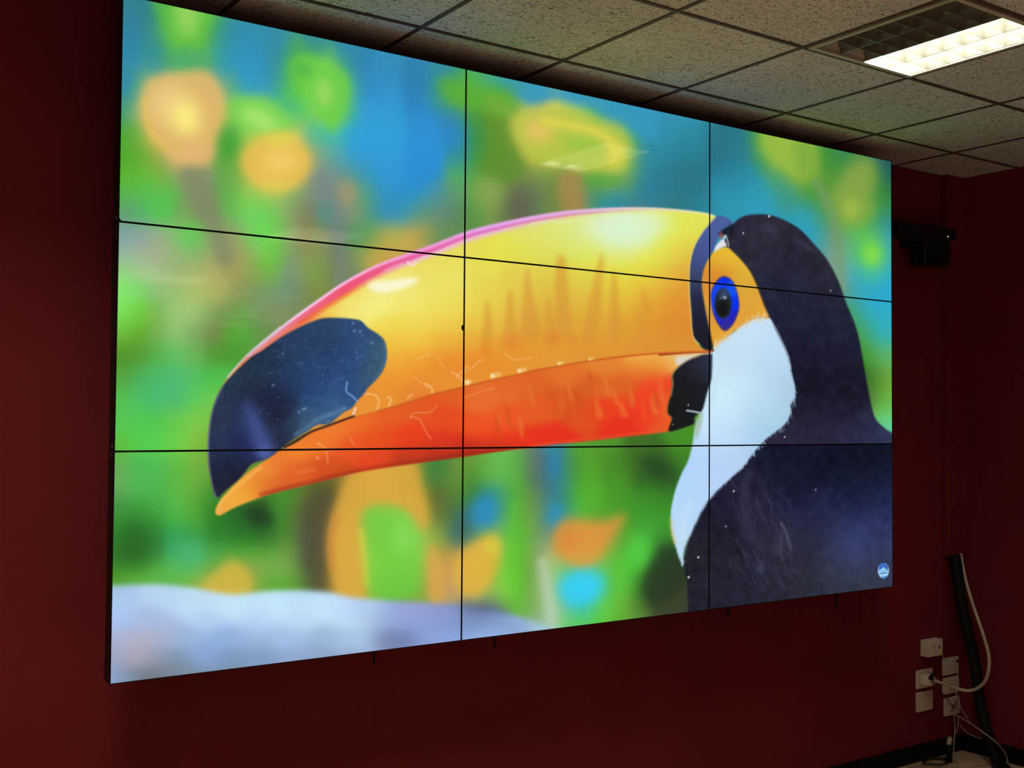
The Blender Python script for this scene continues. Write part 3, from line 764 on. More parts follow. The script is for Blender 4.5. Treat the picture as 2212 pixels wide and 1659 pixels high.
def paint():
    global IMG
    IMG = field(rows(BG), OX, OY, OX + CWD, OY + CHT, 19.0, 22.0)
    IMG = np.stack([blur(IMG[..., k], 4) for k in range(3)], -1)
    # crisper pieces of the blurred garden: upper left panel
    fill([(335,-20),(345,40),(355,75),(375,110),(400,125),(430,112),(445,80),(462,40),(480,5),(470,-20)], (92,188,66), 9, 0.75)
    ell(405, 30, 26, 52, (152,213,96), 14, 0.9)
    fill([(375,108),(436,108),(450,150),(378,155)], (74,168,112), 9, 0.7)
    fill([(319,174),(363,160),(411,152),(444,152),(471,179),(485,217),(479,258),(466,306),(458,342),(433,361),(401,358),(363,334),(327,298),(308,258),(306,217)], (222,182,108), 8, 0.9)
    stroke([(312,215),(316,255),(332,294),(360,322)], 12, (222,190,78), 0.5, 7)
    ell(370, 225, 44, 44, (240,206,134), 18, 0.85)
    ell(402, 255, 28, 36, (255,242,128), 15, 0.95, -20)
    ell(418, 328, 30, 22, (230,182,120), 12, 0.6)
    fill([(498,217),(547,209),(593,225),(639,260),(623,279),(580,285),(520,271)], (122,212,82), 9, 0.85)
    ell(562, 258, 44, 18, (174,230,114), 10, 0.85, 25)
    ell(493, 312, 20, 34, (66,160,54), 10, 0.8)
    fill([(525,334),(550,306),(593,290),(634,296),(661,320),(672,353),(656,388),(623,410),(574,404),(539,385),(525,361)], (230,190,82), 9, 0.9)
    ell(606, 348, 36, 24, (243,206,106), 12, 0.85)
    ell(606, 302, 36, 11, (222,216,82), 8, 0.7)
    ell(596, 402, 34, 9, (222,212,84), 8, 0.6)
    fill([(626,141),(656,119),(702,130),(742,152),(756,184),(750,228),(734,266),(718,288),(698,262),(668,216),(641,176)], (108,205,72), 8, 0.9)
    ell(652, 150, 24, 18, (74,176,70), 9, 0.7, 20)
    ell(700, 200, 17, 32, (156,217,98), 10, 0.9, -8)
    fill([(392,368),(440,362),(455,420),(480,480),(505,560),(475,575),(445,490),(405,420)], (128,138,102), 9, 0.8)
    stroke([(692,385),(718,440),(734,540),(736,600)], 16, (118,134,130), 0.5, 13)
    ell(752, 412, 20, 22, (166,150,108), 9, 0.6)
    ell(704, 462, 14, 22, (84,140,128), 9, 0.6)
    # upper middle panel
    fill([(1030,239),(1093,250),(1104,285),(1134,353),(1112,393),(1058,385),(1028,366),(1039,312)], (92,142,46), 11, 0.75)
    ell(1036, 300, 11, 56, (56,146,72), 9, 0.7)
    fill([(946,176),(976,168),(1006,180),(1044,187),(1085,195),(1112,217),(1120,239),(1098,250),(1058,244),(1022,233),(990,225),(963,214)], (90,172,54), 9, 0.8)
    ell(1075, 225, 32, 12, (130,166,62), 9, 0.7, 25)
    fill([(1128,190),(1400,205),(1420,300),(1375,292),(1330,258),(1290,244),(1250,222),(1190,216),(1145,222),(1124,208)], (50,150,188), 8, 0.85)
    fill([(1106,258),(1139,239),(1193,233),(1248,239),(1288,260),(1329,271),(1356,296),(1363,325),(1351,361),(1323,377),(1275,372),(1215,356),(1150,350),(1120,317)], (180,196,72), 9, 0.9)
    ell(1300, 390, 48, 13, (84,162,62), 8, 0.8)
    ell(1163, 282, 32, 28, (228,194,94), 12, 0.9)
    stroke([(1180,262),(1240,272),(1300,292),(1336,322)], 20, (220,210,80), 0.85, 10)
    ell(1258, 312, 44, 13, (150,196,68), 9, 0.85, 4)
    ell(1328, 336, 17, 24, (218,208,76), 9, 0.9)
    fill([(1210,375),(1248,375),(1258,420),(1260,475),(1225,475),(1210,420)], (162,134,74), 8, 0.75)
    ell(1055, 412, 28, 30, (138,166,84), 12, 0.7)
    ell(1120, 442, 20, 34, (96,96,78), 12, 0.7)
    # upper right panel
    fill([(1642,305),(1657,270),(1752,290),(1762,367),(1741,389),(1701,374),(1657,341)], (150,186,64), 9, 0.85)
    fill([(1715,300),(1755,305),(1762,367),(1741,389),(1722,370)], (118,164,62), 9, 0.6)
    fill([(1851,352),(1888,349),(1892,396),(1876,420),(1888,459),(1855,481),(1818,466),(1796,433),(1815,400)], (132,164,68), 9, 0.75)
    ell(1838, 450, 16, 22, (160,190,74), 8, 0.85)
    stroke([(1765,395),(1800,470),(1812,560),(1818,620)], 16, (118,152,108), 0.6, 10)
    ell(1885, 550, 17, 24, (140,226,62), 9, 0.7)
    # lower left panel
    fill([(430,1270),(470,1232),(500,1212),(530,1225),(545,1262),(530,1288),(480,1290)], (210,180,68), 7, 0.75)
    ell(560, 1115, 36, 15, (33,60,34), 9, 0.75, 22)
    ell(290, 1185, 40, 44, (40,102,36), 14, 0.6)
    ell(410, 1200, 26, 30, (74,180,116), 12, 0.55)
    fill([(655,1080),(722,1060),(712,1150),(702,1290),(672,1290),(655,1180)], (78,76,56), 9, 0.55)
    # lower middle panel
    fill([(712,1150),(735,1060),(760,1018),(800,1000),(890,990),(915,1060),(925,1125),(905,1150),(880,1105),(830,1090),(788,1100),(778,1130),(786,1200),(792,1285),(760,1302),(735,1290),(714,1215)], (216,167,64), 8, 0.85)
    stroke([(780,1150),(788,1200),(794,1260)], 8, (214,212,72), 0.7, 9)
    stroke([(718,1230),(716,1170),(726,1120)], 8, (206,132,54), 0.7, 10)
    fill([(790,1108),(830,1092),(878,1108),(905,1155),(908,1220),(900,1285),(805,1285),(795,1200)], (118,206,68), 9, 0.7)
    ell(872, 1160, 20, 36, (140,222,92), 12, 0.6)
    ell(1048, 1105, 26, 34, (44,140,192), 9, 0.8)
    ell(1200, 1112, 14, 26, (44,146,186), 8, 0.75)
    ell(1198, 1000, 13, 32, (42,130,172), 8, 0.75)
    ell(990, 1150, 18, 28, (62,104,98), 10, 0.6)
    fill([(926,1185),(942,1188),(962,1250),(952,1306),(928,1296)], (214,166,76), 7, 0.75)
    fill([(985,1215),(1020,1175),(1060,1158),(1080,1172),(1072,1230),(1050,1272),(1010,1287),(985,1262)], (222,178,66), 8, 0.85)
    ell(1062, 1180, 16, 20, (214,206,62), 8, 0.7)
    stroke([(1112,1090),(1104,1200),(1112,1280)], 8, (94,198,50), 0.6, 13)
    stroke([(1172,1215),(1181,1270),(1194,1340)], 12, (190,206,178), 0.8, 14)
    ell(1420, 1012, 48, 14, (34,66,34), 10, 0.65, 25)
    fill([(1210,1128),(1250,1122),(1300,1130),(1345,1108),(1352,1122),(1318,1165),(1290,1205),(1255,1224),(1220,1208),(1196,1180)], (221,150,62), 9, 0.8)
    ell(1225, 1162, 22, 26, (218,132,56), 12, 0.6)
    ell(1262, 1206, 34, 10, (214,170,62), 8, 0.5, -10)
    fill([(1215,1252),(1260,1238),(1300,1246),(1300,1275),(1275,1303),(1235,1308),(1212,1285)], (52,206,246), 10, 0.85)
    ell(1385, 1195, 26, 36, (86,212,72), 12, 0.6)
    fill([(1392,1255),(1420,1195),(1445,1178),(1470,1205),(1480,1260),(1430,1310),(1400,1308)], (36,58,36), 9, 0.75)
    # faint wisps of the blurred garden, left, then two painted lamp reflections
    for a in range(26):
        x, y = rng.uniform(300, 620), rng.uniform(530, 700)
        l = rng.uniform(20, 60)
        stroke([(x, y), (x + l, y + rng.uniform(-4, 9))], rng.uniform(3, 9), (170, 185, 130), 0.13, 5, 0)
    stroke([(470, 590), (484, 612), (490, 622)], 4, (190, 185, 120), 0.4, 3)  # pale lamp reflection painted into the picture
    stroke([(300, 590), (340, 584)], 4, (185, 205, 150), 0.5, 3, 0)  # second lamp reflection put into the colour, further left
    # pale stone ledge along the bottom
    top = [(215,1266),(330,1262),(400,1267),(440,1274),(500,1284),(530,1282),(600,1275),(700,1278),(760,1290),(830,1296),(900,1300),(960,1304),(1000,1306),(1060,1314),(1110,1328),(1160,1344),(1215,1364)]
    bb = (OX, 1240, 1260, OY + CHT)
    P = np.array(catmull(top, 4) + [np.array((1215, 1600.)), np.array((215, 1600.))])
    m = blur(poly_mask(P, *bb, ss=1), 5)
    comp(m, field(rows(STONE), *bb, 26, 17), bb)
    ell(860, 1392, 36, 16, (108,126,172), 12, 0.5, 15)
    ell(1050, 1312, 60, 9, (88,100,130), 8, 0.6, 12)
    # ---- bird: dark body first
    crown = [(1583.4,483.7),(1597,471.5),(1616,464.5),(1640.4,462.6),(1667.5,465.6),(1700,478),(1730,497),(1759.7,528.5),(1786.8,561),(1811,607),(1827.5,653),(1846.5,699),(1857.4,740),(1868,799.7),(1879,860),(1890,901.5),(1909,923),(1930,937)]
    Pb = np.array(catmull(crown, 5) + [np.array(p) for p in [(1960,945),(1960,1360),(1486,1345),(1486,1300),(1484.4,1256.8),(1476,1221.6),(1500,1100),(1530,900),(1538,750),(1545,560)]])
    bb = bbox(Pb, 2)
    m = blur(poly_mask(Pb, *bb), 0.8)
    f1 = field(BODY, *bb, 40, 35)
    f2 = field(BODY2, *bb, 38, 32)
    yy = np.arange(bb[1], bb[3])[:, None, None]
    sx = np.arange(bb[0], bb[2])[None, :, None]
    seam = 961.6 - (sx - 1530) * (3.9 / 399)
    f = np.where(yy > seam, f2 * np.array([.88, .88, .85]), f1 * np.array([.86, .84, .76]))
    # feather grain
    h, w = f.shape[:2]
    g = rng.normal(0, 1, (h, w)).astype(np.float32)
    g = boxblur(np.repeat(np.repeat(rng.normal(0, 1, (h // 6 + 2, w // 2 + 2)), 6, 0), 2, 1)[:h, :w].astype(np.float32), 1)
    g2 = blur(rng.normal(0, 1, (h, w)).astype(np.float32), 5) * 18
    f = np.clip(f + g[..., None] * np.array([2.0, 2.0, 2.6]) + g2[..., None] * np.array([2.2, 2.2, 2.8]), 3, 255)
    comp(m, f, bb)
    body_clip = full_mask(Pb)
    # soft lighter feathers on the breast and crown
    for a in range(70):
        x = rng.uniform(1570, 1720)
        y = rng.uniform(1030, 1250)
        l = rng.uniform(18, 55)
        stroke([(x, y), (x + rng.uniform(2, 9), y + l * .5), (x + rng.uniform(6, 22), y + l)], rng.uniform(1.2, 4), (82, 84, 112), rng.uniform(.08, .3), 2, 2, body_clip)
    stroke([(1620,1022),(1606,1058),(1612,1110),(1626,1160)], 12, (58,58,90), 0.5, 8, 4, body_clip)
    stroke([(1688,1130),(1698,1150),(1708,1185)], 5, (110,112,132), 0.5, 3, 3, body_clip)
    stroke([(1690,1150),(1686,1180),(1690,1210)], 4, (80,82,98), 0.5, 3, 3, body_clip)
    ell(1655, 492, 20, 8, (72, 70, 96), 6, 0.6, 5)
    ell(1640, 1228, 6, 14, (66, 72, 112), 5, 0.7)
    ell(1846, 1190, 36, 34, (62, 74, 132), 20, 0.35)
    stroke([(1718,516),(1740,530),(1762,545)], 5, (70,68,84), 0.5, 4, 3, body_clip)
    for (x, y, r) in [(1661.5,467,2.2),(1605.5,503.5,1.6),(1794,628,1.4),(1585,1061,1.8),(1568,1137,1.4),(1508.5,1204,2.0),(1487.5,1247,2.2),(1762,1058,1.3),(1695,944,1.5)]:
        ell(x, y, r, r * 1.25, (225, 230, 240), 0, 0.9)
    # ---- white bib
    bibp = [(1540,748),(1559,735),(1580.7,720),(1605,700),(1630,688),(1661,686),(1673,707.5),(1686.5,734.6),(1700,764.5),(1706.8,794),(1715,826.8),(1718,851),(1714,863.6),(1707.5,877),(1707,893.4),(1699,912.4),(1681,928.7),(1654,949),(1640,964),(1624,983),(1610.5,1002),(1586,1026),(1559,1050.7),(1532,1077.8),(1513,1107.7),(1496.6,1143),(1483,1170),(1476,1194.5),(1475,1221.6),(1464,1194.5),(1453,1156.5),(1449.7,1121),(1451,1094),(1458.7,1059),(1472,1023.6),(1485.8,996.5),(1495,964),(1499,936.8),(1504.8,909.7),(1518.3,885),(1526.5,855.4),(1532,843),(1537.3,813),(1540,772.6)]
    Pw = np.array(catmull(bibp, 5, True))
    bb = bbox(Pw, 4)
    m = poly_mask(Pw, *bb)
    fb = field(BIB, *bb, 36, 36)
    comp(blur(m, 0.8), fb, bb)
    for a in range(170):        # feathered edge on the neck side
        k = rng.integers(8, 32)
        t = rng.random()
        p = np.array(bibp[k]) * (1 - t) + np.array(bibp[(k + 1) % len(bibp)]) * t
        if p[1] < 980:
            dv = np.array((0.35, 1.0)) if p[1] > 860 else np.array((0.25, 0.9))
            ln = rng.uniform(3, 10)
        else:
            dv = np.array((-0.2, 1.0))
            ln = rng.uniform(2, 6)
        dv = dv + rng.normal(0, .2, 2)
        stroke([p - dv * 5, p + dv * ln], rng.uniform(0.8, 2.0), (176, 206, 226), rng.uniform(.35, .8), 0.9, 0)
    stroke([(1660,688),(1676,709),(1689,736),(1702,766),(1709,796)], 2.2, (215,225,235), 0.6, 1.2)
    stroke([(1449,1122),(1452,1150),(1458,1172)], 6, (232,190,120), 0.6, 4)
    stroke([(1560,1052),(1535,1078),(1516,1108),(1500,1142),(1486,1170),(1479,1200)], 3, (120,150,180), 0.35, 2)
    stroke([(1490,1085),(1478,1120),(1476,1160)], 10, (200,230,255), 0.4, 8)
    fill([(1524,764),(1546,764),(1546,870),(1528,892),(1510,897),(1518,850)], (200,228,245), 1.0, 1.0, 2)
    # ---- orange face
    face = [(1569.9,534),(1580.7,541),(1597,557),(1616,580),(1629.5,604.4),(1640.4,631.6),(1651,661),(1661,687),(1640,686),(1624,691),(1605,702),(1580.7,720),(1559,736),(1542.7,748),(1537,740),(1533,723.8),(1526,691),(1520,658.7),(1515,626),(1513,604.4),(1518,582.7),(1527,563.7),(1542.7,542),(1556,536)]
    FACEC = [(1570,545,232,190,50),(1555,560,228,180,52),(1590,570,225,185,55),(1605,600,222,178,58),(1550,580,222,160,50),(1525,600,222,150,52),(1570,590,220,140,45),(1540,600,215,120,42),(1525,640,220,150,58),(1535,700,222,150,50),(1548,735,228,165,55),(1560,722,228,168,55),(1600,690,226,160,60),(1620,640,222,165,60),(1640,670,228,165,60),(1610,660,222,160,55),(1600,620,218,160,55),(1528,665,222,160,62)]
    Pf = np.array(catmull(face, 5, True))
    bb = bbox(Pf, 4)
    comp(blur(poly_mask(Pf, *bb), 0.9), field(FACEC, *bb, 17, 17), bb)
    for a in range(70):         # soft feathered join between orange skin and white bib
        t = rng.random()
        k = rng.integers(7, 13)
        p = np.array(face[k]) * (1 - t) + np.array(face[k + 1]) * t
        if rng.random() < .5:
            stroke([p + (-2, 5), p + (3, -rng.uniform(4, 12))], 2, (222, 214, 190), 0.4, 1.5, 0)
        else:
            stroke([p + (2, -4), p + (-2, rng.uniform(4, 12))], 2, (235, 190, 110), 0.35, 1.8, 0)
    stroke([(1581,541),(1598,557),(1618,580),(1632,604),(1642,632),(1654,661)], 2.4, (60,40,35), 0.5, 1.3)
    # white notch above the face
    fill([(1561,516),(1566,522),(1570,531),(1560,535),(1548,541),(1541,544),(1547,530)], (222,225,232), 0.8)
    # ---- bill
    Pu = np.array(catmull(TOPE, 6) + catmull(BANDL, 5) + catmull(MOUTH, 5) + catmull(TIPIN, 4))
    Pl = np.array(catmull(MOUTH, 5) + catmull(LOWTOP, 5) + catmull(LBR, 5))
    bb = bbox(Pl, 3)
    fl = field(LOWER, *bb, 24, 17)
    comp(blur(poly_mask(Pl, *bb), 0.8), fl, bb)
    lowclip = full_mask(Pl)
    for a in range(34):         # ridged streaks on the lower mandible
        x = rng.uniform(1060, 1430)
        yt = np.interp(x, [1000, 1210, 1430], [850, 805, 778])
        y = yt + rng.uniform(5, 90)
        l = rng.uniform(18, 55)
        c = (232, 132, 52) if rng.random() < .6 else (204, 76, 30)
        fill([(x - 2, y), (x + 3, y), (x + rng.uniform(8, 18), y + l), (x + rng.uniform(0, 6), y + l)], c, 2.2, rng.uniform(.2, .5), 3, lowclip)
    stroke([(565,1068),(627,1052),(690,1037),(745,1023),(804,1011),(893,998),(1000,983),(1061,974.5),(1132,966)], 7, (150,42,28), 0.6, 5, 4, lowclip)
    stroke([(1150,962),(1251,950),(1360,938),(1443,929)], 4, (225,95,45), 0.5, 2, 4, lowclip)
    stroke([(471,1109),(478,1085),(500,1062),(530,1036),(562,1010)], 7, (246,190,95), 0.6, 4, 4, lowclip)
    stroke([(1001,860),(1040,846),(1066,838)], 3, (240,150,80), 0.6, 2)
    stroke([(640,1022),(680,1014)], 6, (235,140,80), 0.4, 4, 0, lowclip)
    # dark gap and pale gape corner
    stroke([(1535,759),(1505,760),(1470,762),(1425,765)], 6, (128,30,26), 0.9, 1.6)
    stroke([(1540,757),(1515,759)], 5, (90,26,28), 0.9, 1.4, 0)
    fill([(1460,773),(1490,769),(1536,764),(1514,768),(1490,777),(1466,790)], (212,212,214), 1.6, 0.9)
    stroke(MOUTH, 7, (214,104,40), 1.0, 1.2)
    # upper mandible
    bb = bbox(Pu, 3)
    mu = poly_mask(Pu, *bb)
    fu = field(rows(BEAK), *bb, 26, 19)
    d = dist_line(np.array(catmull(TOPE[8:], 5)), bb)
    xg = np.arange(bb[0], bb[2], dtype=float)[None, :].repeat(bb[3] - bb[1], 0)
    K = [520, 580, 650, 750, 900, 1060, 1200, 1300, 1400, 1500]

    def kv(v):
        return np.interp(xg, K, v)

    def kc(cs):
        cs = np.array(cs, float)
        return np.stack([np.interp(xg, K, cs[:, i]) for i in range(3)], -1)
    rim = kc([(190,200,215),(228,205,225),(248,205,240),(255,185,228),(240,150,210),(228,165,230),(228,172,226),(224,185,215),(232,218,200),(242,234,185)])
    mid = kc([(220,150,150),(232,140,165),(236,105,130),(238,85,115),(232,100,165),(224,120,195),(222,140,170),(220,155,165),(228,205,160),(228,225,120)])
    inn = kc([(230,140,110),(235,120,100),(238,100,70),(238,130,70),(238,190,205),(232,190,200),(225,200,150),(222,215,150),(226,232,130),(226,230,90)])
    r1, r2, r3 = kv([4,4,6,6,7,8,8,7,4,3]), kv([7,9,15,23,17,15,13,10,7,5]), kv([10,14,24,31,25,23,18,14,11,8])
    soft = 2.6
    a3 = np.clip((r3 + 5 - d) / 10, 0, 1)[..., None]
    fu = fu * (1 - a3) + inn * a3
    a2 = np.clip((r2 + soft - d) / (2 * soft), 0, 1)[..., None]
    fu = fu * (1 - a2) + mid * a2
    a1 = np.clip((r1 + soft - d) / (2 * soft), 0, 1)[..., None]
    fu = fu * (1 - a1) + rim * a1
    comp(blur(mu, 0.7), fu, bb)
    upc = full_mask(Pu)
    for w_ in [[(1136,585),(1142,585),(1152,640),(1166,700),(1160,740),(1128,735),(1128,660)],
               [(1202,560),(1222,560),(1228,640),(1236,720),(1210,735),(1200,650)],
               [(1296,555),(1304,560),(1300,630),(1296,700),(1280,740),(1258,740),(1268,670)],
               [(1322,590),(1330,590),(1338,660),(1342,730),(1318,735),(1318,650)],
               [(1385,625),(1392,622),(1404,665),(1404,690),(1392,670)],
               [(1098,632),(1106,632),(1114,700),(1118,740),(1088,740),(1092,680)],
               [(1049,655),(1056,655),(1064,715),(1062,740),(1040,740),(1044,700)],
               [(1182,650),(1188,655),(1200,700),(1204,745),(1180,740)],
               [(1374,670),(1380,670),(1392,710),(1384,730)]]:
        fill(w_, (214, 146, 54), 3.5, 0.55, 3, upc)
    ell(1050, 756, 14, 18, (228,130,45), 6, 0.6, 0, upc)
    ell(1105, 742, 26, 18, (226,132,44), 8, 0.5, 0, upc)
    ell(1195, 728, 16, 14, (226,130,44), 6, 0.5, 0, upc)
    ell(1238, 734, 9, 9, (218,128,44), 4, 0.5, 0, upc)
    fill([(1275,480),(1330,465),(1400,466),(1445,478),(1420,505),(1390,530),(1330,525),(1290,505)], (216,244,214), 12, 0.6, 4, upc)
    stroke([(1150,484),(1190,478),(1232,480)], 5, (232,236,200), 0.5, 4, 3, upc)
    fill([(798,610),(840,606),(885,600),(905,604),(880,620),(830,632),(800,624)], (252,250,225), 4, 0.85, 4, upc)
    stroke([(880,565),(890,574),(900,568)], 3, (255,220,235), 0.9, 1.3, 3, upc)
    stroke([(830,585),(850,575),(870,568)], 2.5, (250,180,215), 0.7, 1.2, 3, upc)
    # dark reddish lower lip of the upper mandible and pale serrations
    stroke([(1500,760),(1414,764),(1332,772),(1273,780),(1210,791),(1154,801),(1123,808),(1067,821),(1002,837),(934,853),(881,870),(816,889)], 2.6, (196,88,30), 0.75, 1.6)
    for (x, y, l, r) in [(1064,812,14,5),(1122,801,12,4.5),(1208,785,8,3.2),(1274,776,8,2.4),(1009,826,5,5)]:
        stroke([(x, y), (x + l, y - l * .25)], r * 2, (238,190,105), 0.75, 2, 0)
        ell(x, y, r, r, (248,226,170), 1.2, 0.9)
    for s_, w_ in [([(1001,805),(1020,795),(1034,780),(1045,778)], 2.5), ([(1090,764),(1102,772),(1112,778),(1150,772)], 2.5),
                   ([(975,803),(990,812),(998,822)], 4), ([(985,815),(1000,800),(1012,790)], 3), ([(900,775),(930,766)], 2.2), ([(946,770),(952,784),(960,792)], 2),
                   ([(880,745),(884,735),(892,728)], 2), ([(896,815),(914,830),(925,838)], 2), ([(790,851),(805,852),(815,858),(819,870),(814,884)], 5),
                   ([(838,858),(845,862),(840,876)], 6), ([(880,860),(890,852)], 5), ([(918,828),(932,838),(934,848)], 6),
                   ([(690,959),(700,966),(706,980),(708,1000)], 2.6), ([(756,946),(764,960)], 2), ([(886,900),(895,892),(930,890),(945,875)], 2),
                   ([(886,900),(905,905),(914,920),(925,940),(932,948)], 2.2)]:
        stroke(s_, w_ * 0.8, (252,210,150), 0.5, 1.2)
    ell(688, 958, 3, 3, (250,170,130), 1, 0.8)
    ell(686, 989, 3, 3, (250,170,130), 1, 0.8)
    # ---- dark bill tip
    tip = TOPE[:7] + [(503,808),(543,771),(566,757),(609,727),(644.5,708),(671,696),(697.7,687.5),(730,686.5),(759.7,688.7),(780,693),(795,708),(815.9,721),(830.6,736),(836,764),(830.6,793.6),(815.9,817),(795,838),(786,851),(771.6,866),(759.7,882),(742,891),(712.5,914.7),(685.9,918),(665,931),(632.7,950),(609,968),(585.4,985.6),(567.7,994.5),(544,1003),(529,1021),(514.5,1037),(488,1059.5)]
    Pt = np.array(catmull(tip, 4, True))
    bb = bbox(Pt, 3)
    mt = poly_mask(Pt, *bb)
    ft = field(NAVY, *bb, 24, 24) * np.array([.95, .95, .88])
    h, w = mt.shape
    g = blur(rng.normal(0, 1, (h, w)).astype(np.float32), 3) * 9 + blur(rng.normal(0, 1, (h, w)).astype(np.float32), 1) * 2.5
    ft = np.clip(ft + g[..., None] * np.array([1.8, 2.2, 2.6]), 0, 255)
    comp(blur(mt, 0.9), ft, bb)
    tc = full_mask(Pt)
    fill([(526,862),(545,878),(562,905),(580,935),(594,972),(594,992),(566,992),(550,968),(536,920)], (68,86,150), 10, 0.85, 4, tc)
    ell(572, 978, 16, 12, (82,104,182), 6, 0.8, 0, tc)
    ell(610, 880, 22, 40, (26,32,56), 12, 0.5, 20, tc)
    stroke(TOPE[:10], 5, (112,138,160), 0.75, 2.4, 4, tc)
    stroke([(492,815),(512,791),(538,763),(560,744),(583,725),(606,706)], 4.2, (208,196,206), 0.85, 1.6)
    stroke([(545,764),(575,742),(612,716),(640,700)], 6, (226,138,130), 0.6, 3, 4, 1 - tc)
    stroke([(830,745),(835,768),(828,796),(812,820)], 9, (84,120,140), 0.5, 5, 3, tc)
    stroke([(750,825),(748,845),(760,855),(771,866)], 3.2, (120,165,225), 0.9, 1.2)
    stroke([(640,938),(665,922),(690,905),(720,893),(745,882)], 8, (96,140,178), 0.55, 5, 4, tc)
    for a in range(75):
        x, y = rng.uniform(560, 800), rng.uniform(705, 925)
        c = (95, 128, 180)
        if rng.random() < .4:
            ell(x, y, rng.uniform(.8, 2.2), rng.uniform(.8, 2.0), (130, 165, 205), .6, rng.uniform(.3, .8), 0, tc)
        else:
            stroke([(x, y), (x + rng.uniform(-14, 14), y + rng.uniform(-6, 8)), (x + rng.uniform(-20, 24), y + rng.uniform(-8, 14))], rng.uniform(.8, 2), c, rng.uniform(.12, .4), 1, 3, tc)
    for p in [(646, 890), (655, 884), (660, 882), (590, 832), (762, 698), (765, 715), (778, 716), (804, 741)]:
        ell(p[0], p[1], 2.6, 2.4, (150, 185, 220), .8, .7)
    stroke([(768,882),(763,895)], 5, (250,215,200), 0.85, 1.3, 0)
    stroke([(764,899),(740,908),(705,921),(672,933),(640,953),(615,966)], 4.5, (52,22,28), 0.85, 1.6)
    # ---- dark band behind the bill, lower dark patch, eye
    band = [(1546.8,468),(1559,466.6),(1572.6,471.5),(1583,483.7),(1572,488),(1560,494),(1556,505),(1548,520),(1540,543),(1528,562),(1520,582.7),(1516,604.4),(1517,626),(1522,658.7),(1528,691),(1535.5,723.8),(1539,742.8),(1538.7,757),(1521,754),(1510,742),(1499,728),(1495,707.5),(1494,680),(1490.7,637),(1490,596),(1492.6,563.7),(1500.7,534),(1515.6,506.8),(1532,485)]
    BANDC = [(1560,475,74,92,155),(1540,500,76,94,160),(1520,530,72,88,150),(1505,560,66,80,135),(1503,590,58,72,112),(1503,615,46,56,88),(1505,650,34,38,62),(1510,690,28,32,50),(1520,730,26,28,42),(1530,750,24,26,36)]
    Pn = np.array(catmull(band, 4, True))
    bb = bbox(Pn, 3)
    comp(blur(poly_mask(Pn, *bb), 0.8), field(BANDC, *bb, 16, 18), bb)
    stroke([(1545,470),(1531,485),(1514,507),(1499,534),(1491,563),(1488.5,596),(1489,637),(1492,680),(1494,708),(1498,729),(1510,744)], 2.2, (240,205,130), 0.8, 1.1)
    fill([(1583,484),(1572,489),(1560,496),(1552,506),(1562,512),(1574,506),(1584,500)], (22,22,36), 1.4, 0.9)
    fill([(1556,500),(1562,508),(1560,515),(1554,514)], (150,88,84), 1.4, 0.85)
    stroke([(1567,508),(1572,520),(1574,532)], 2, (240,240,244), 0.8, 1)
    ell(1565, 512, 3, 4, (235,235,240), 1, .8)
    patch = [(1445,932)] + LBR + [(1538.7,768),(1538,800),(1536,822),(1528,846.5),(1522.5,868),(1516,888),(1500.8,900.7),(1500,914),(1481.8,922.4)]
    Pp = np.array(catmull(patch, 4, True))
    bb = bbox(Pp, 3)
    comp(blur(poly_mask(Pp, *bb), 0.8), field([(1520,780,44,50,72),(1500,800,28,32,40),(1480,840,22,26,30),(1470,900,20,24,26),(1510,860,22,26,32)], *bb, 18, 24), bb)
    stroke([(1511,769),(1484,780),(1463,796),(1453,811),(1454,830),(1450,855)], 1.8, (238,170,110), 0.6, 1)
    stroke([(1484,887),(1498,889),(1516,893)], 4.2, (176,196,208), 0.9, 1.2)
    fill([(1503,905),(1518,893),(1512,930),(1502,950)], (150,170,130), 2, 0.6)
    ell(1487, 875, 1.6, 1.6, (220, 225, 230), .4, .9)
    ell(1453.5, 917, 1.3, 1.3, (200, 200, 205), .4, .9)
    eye = [(1567,598.5),(1580.7,607),(1590,626),(1595.6,658.7),(1591.6,680),(1580.7,702),(1565.8,713.5),(1553.6,702),(1542.7,680),(1537.9,656),(1537.3,634),(1544,615),(1555,601.7)]
    Pe = np.array(catmull(eye, 5, True))
    fill([(x + (x - 1566) * .05, y + (y - 655) * .03) for x, y in eye], (40,30,70), 1.4, 0.8)
    bb = bbox(Pe, 3)
    comp(blur(poly_mask(Pe, *bb), 0.8), field([(1566,606,10,45,225),(1582,620,8,85,245),(1548,625,10,70,245),(1588,655,8,50,235),(1542,660,20,60,250),(1585,685,35,30,190),(1566,705,60,45,130),(1550,690,25,45,220),(1566,693,40,40,170)], *bb, 9, 10), bb)
    ell(1561.7, 655.4, 18.6, 33, (20, 60, 90), 1.2)
    ell(1561.7, 655.4, 16.8, 31, (28, 36, 40), 1.0)
    ell(1561, 668, 13, 17, (16, 18, 20), 3, .9)
    ell(1564, 635, 11, 9, (78, 92, 140), 4, .8, -15)
    stroke([(1552,638),(1564,632),(1577,644)], 2, (40,48,80), .7, 1)
    ell(1566, 643, 3.4, 2.4, (205, 225, 240), 1, .95)
    stroke([(1562,640),(1555,646)], 2, (120,140,180), .7, 1, 0)
    # ---- emblem in the lower right corner of the picture
    ell(1908.3, 1232.5, 13, 18.3, (20, 38, 66), 1.2, .8)
    ell(1908.3, 1232.5, 12, 17.2, (165, 196, 240), 0)
    ell(1908.3, 1228, 9.8, 12.5, (45, 98, 190), 0.5)
    fill([(1898.7,1233),(1904,1228.5),(1909.3,1224.5),(1913,1229.5),(1918,1233),(1917.5,1237.5),(1899.5,1237.5)], (150, 212, 242), 0.5, 1, 0)
    ell(1906, 1222.5, 1.6, 1.3, (130, 180, 240), .5)
    ell(1913, 1219.5, 2.2, 1.2, (120, 165, 230), .5)
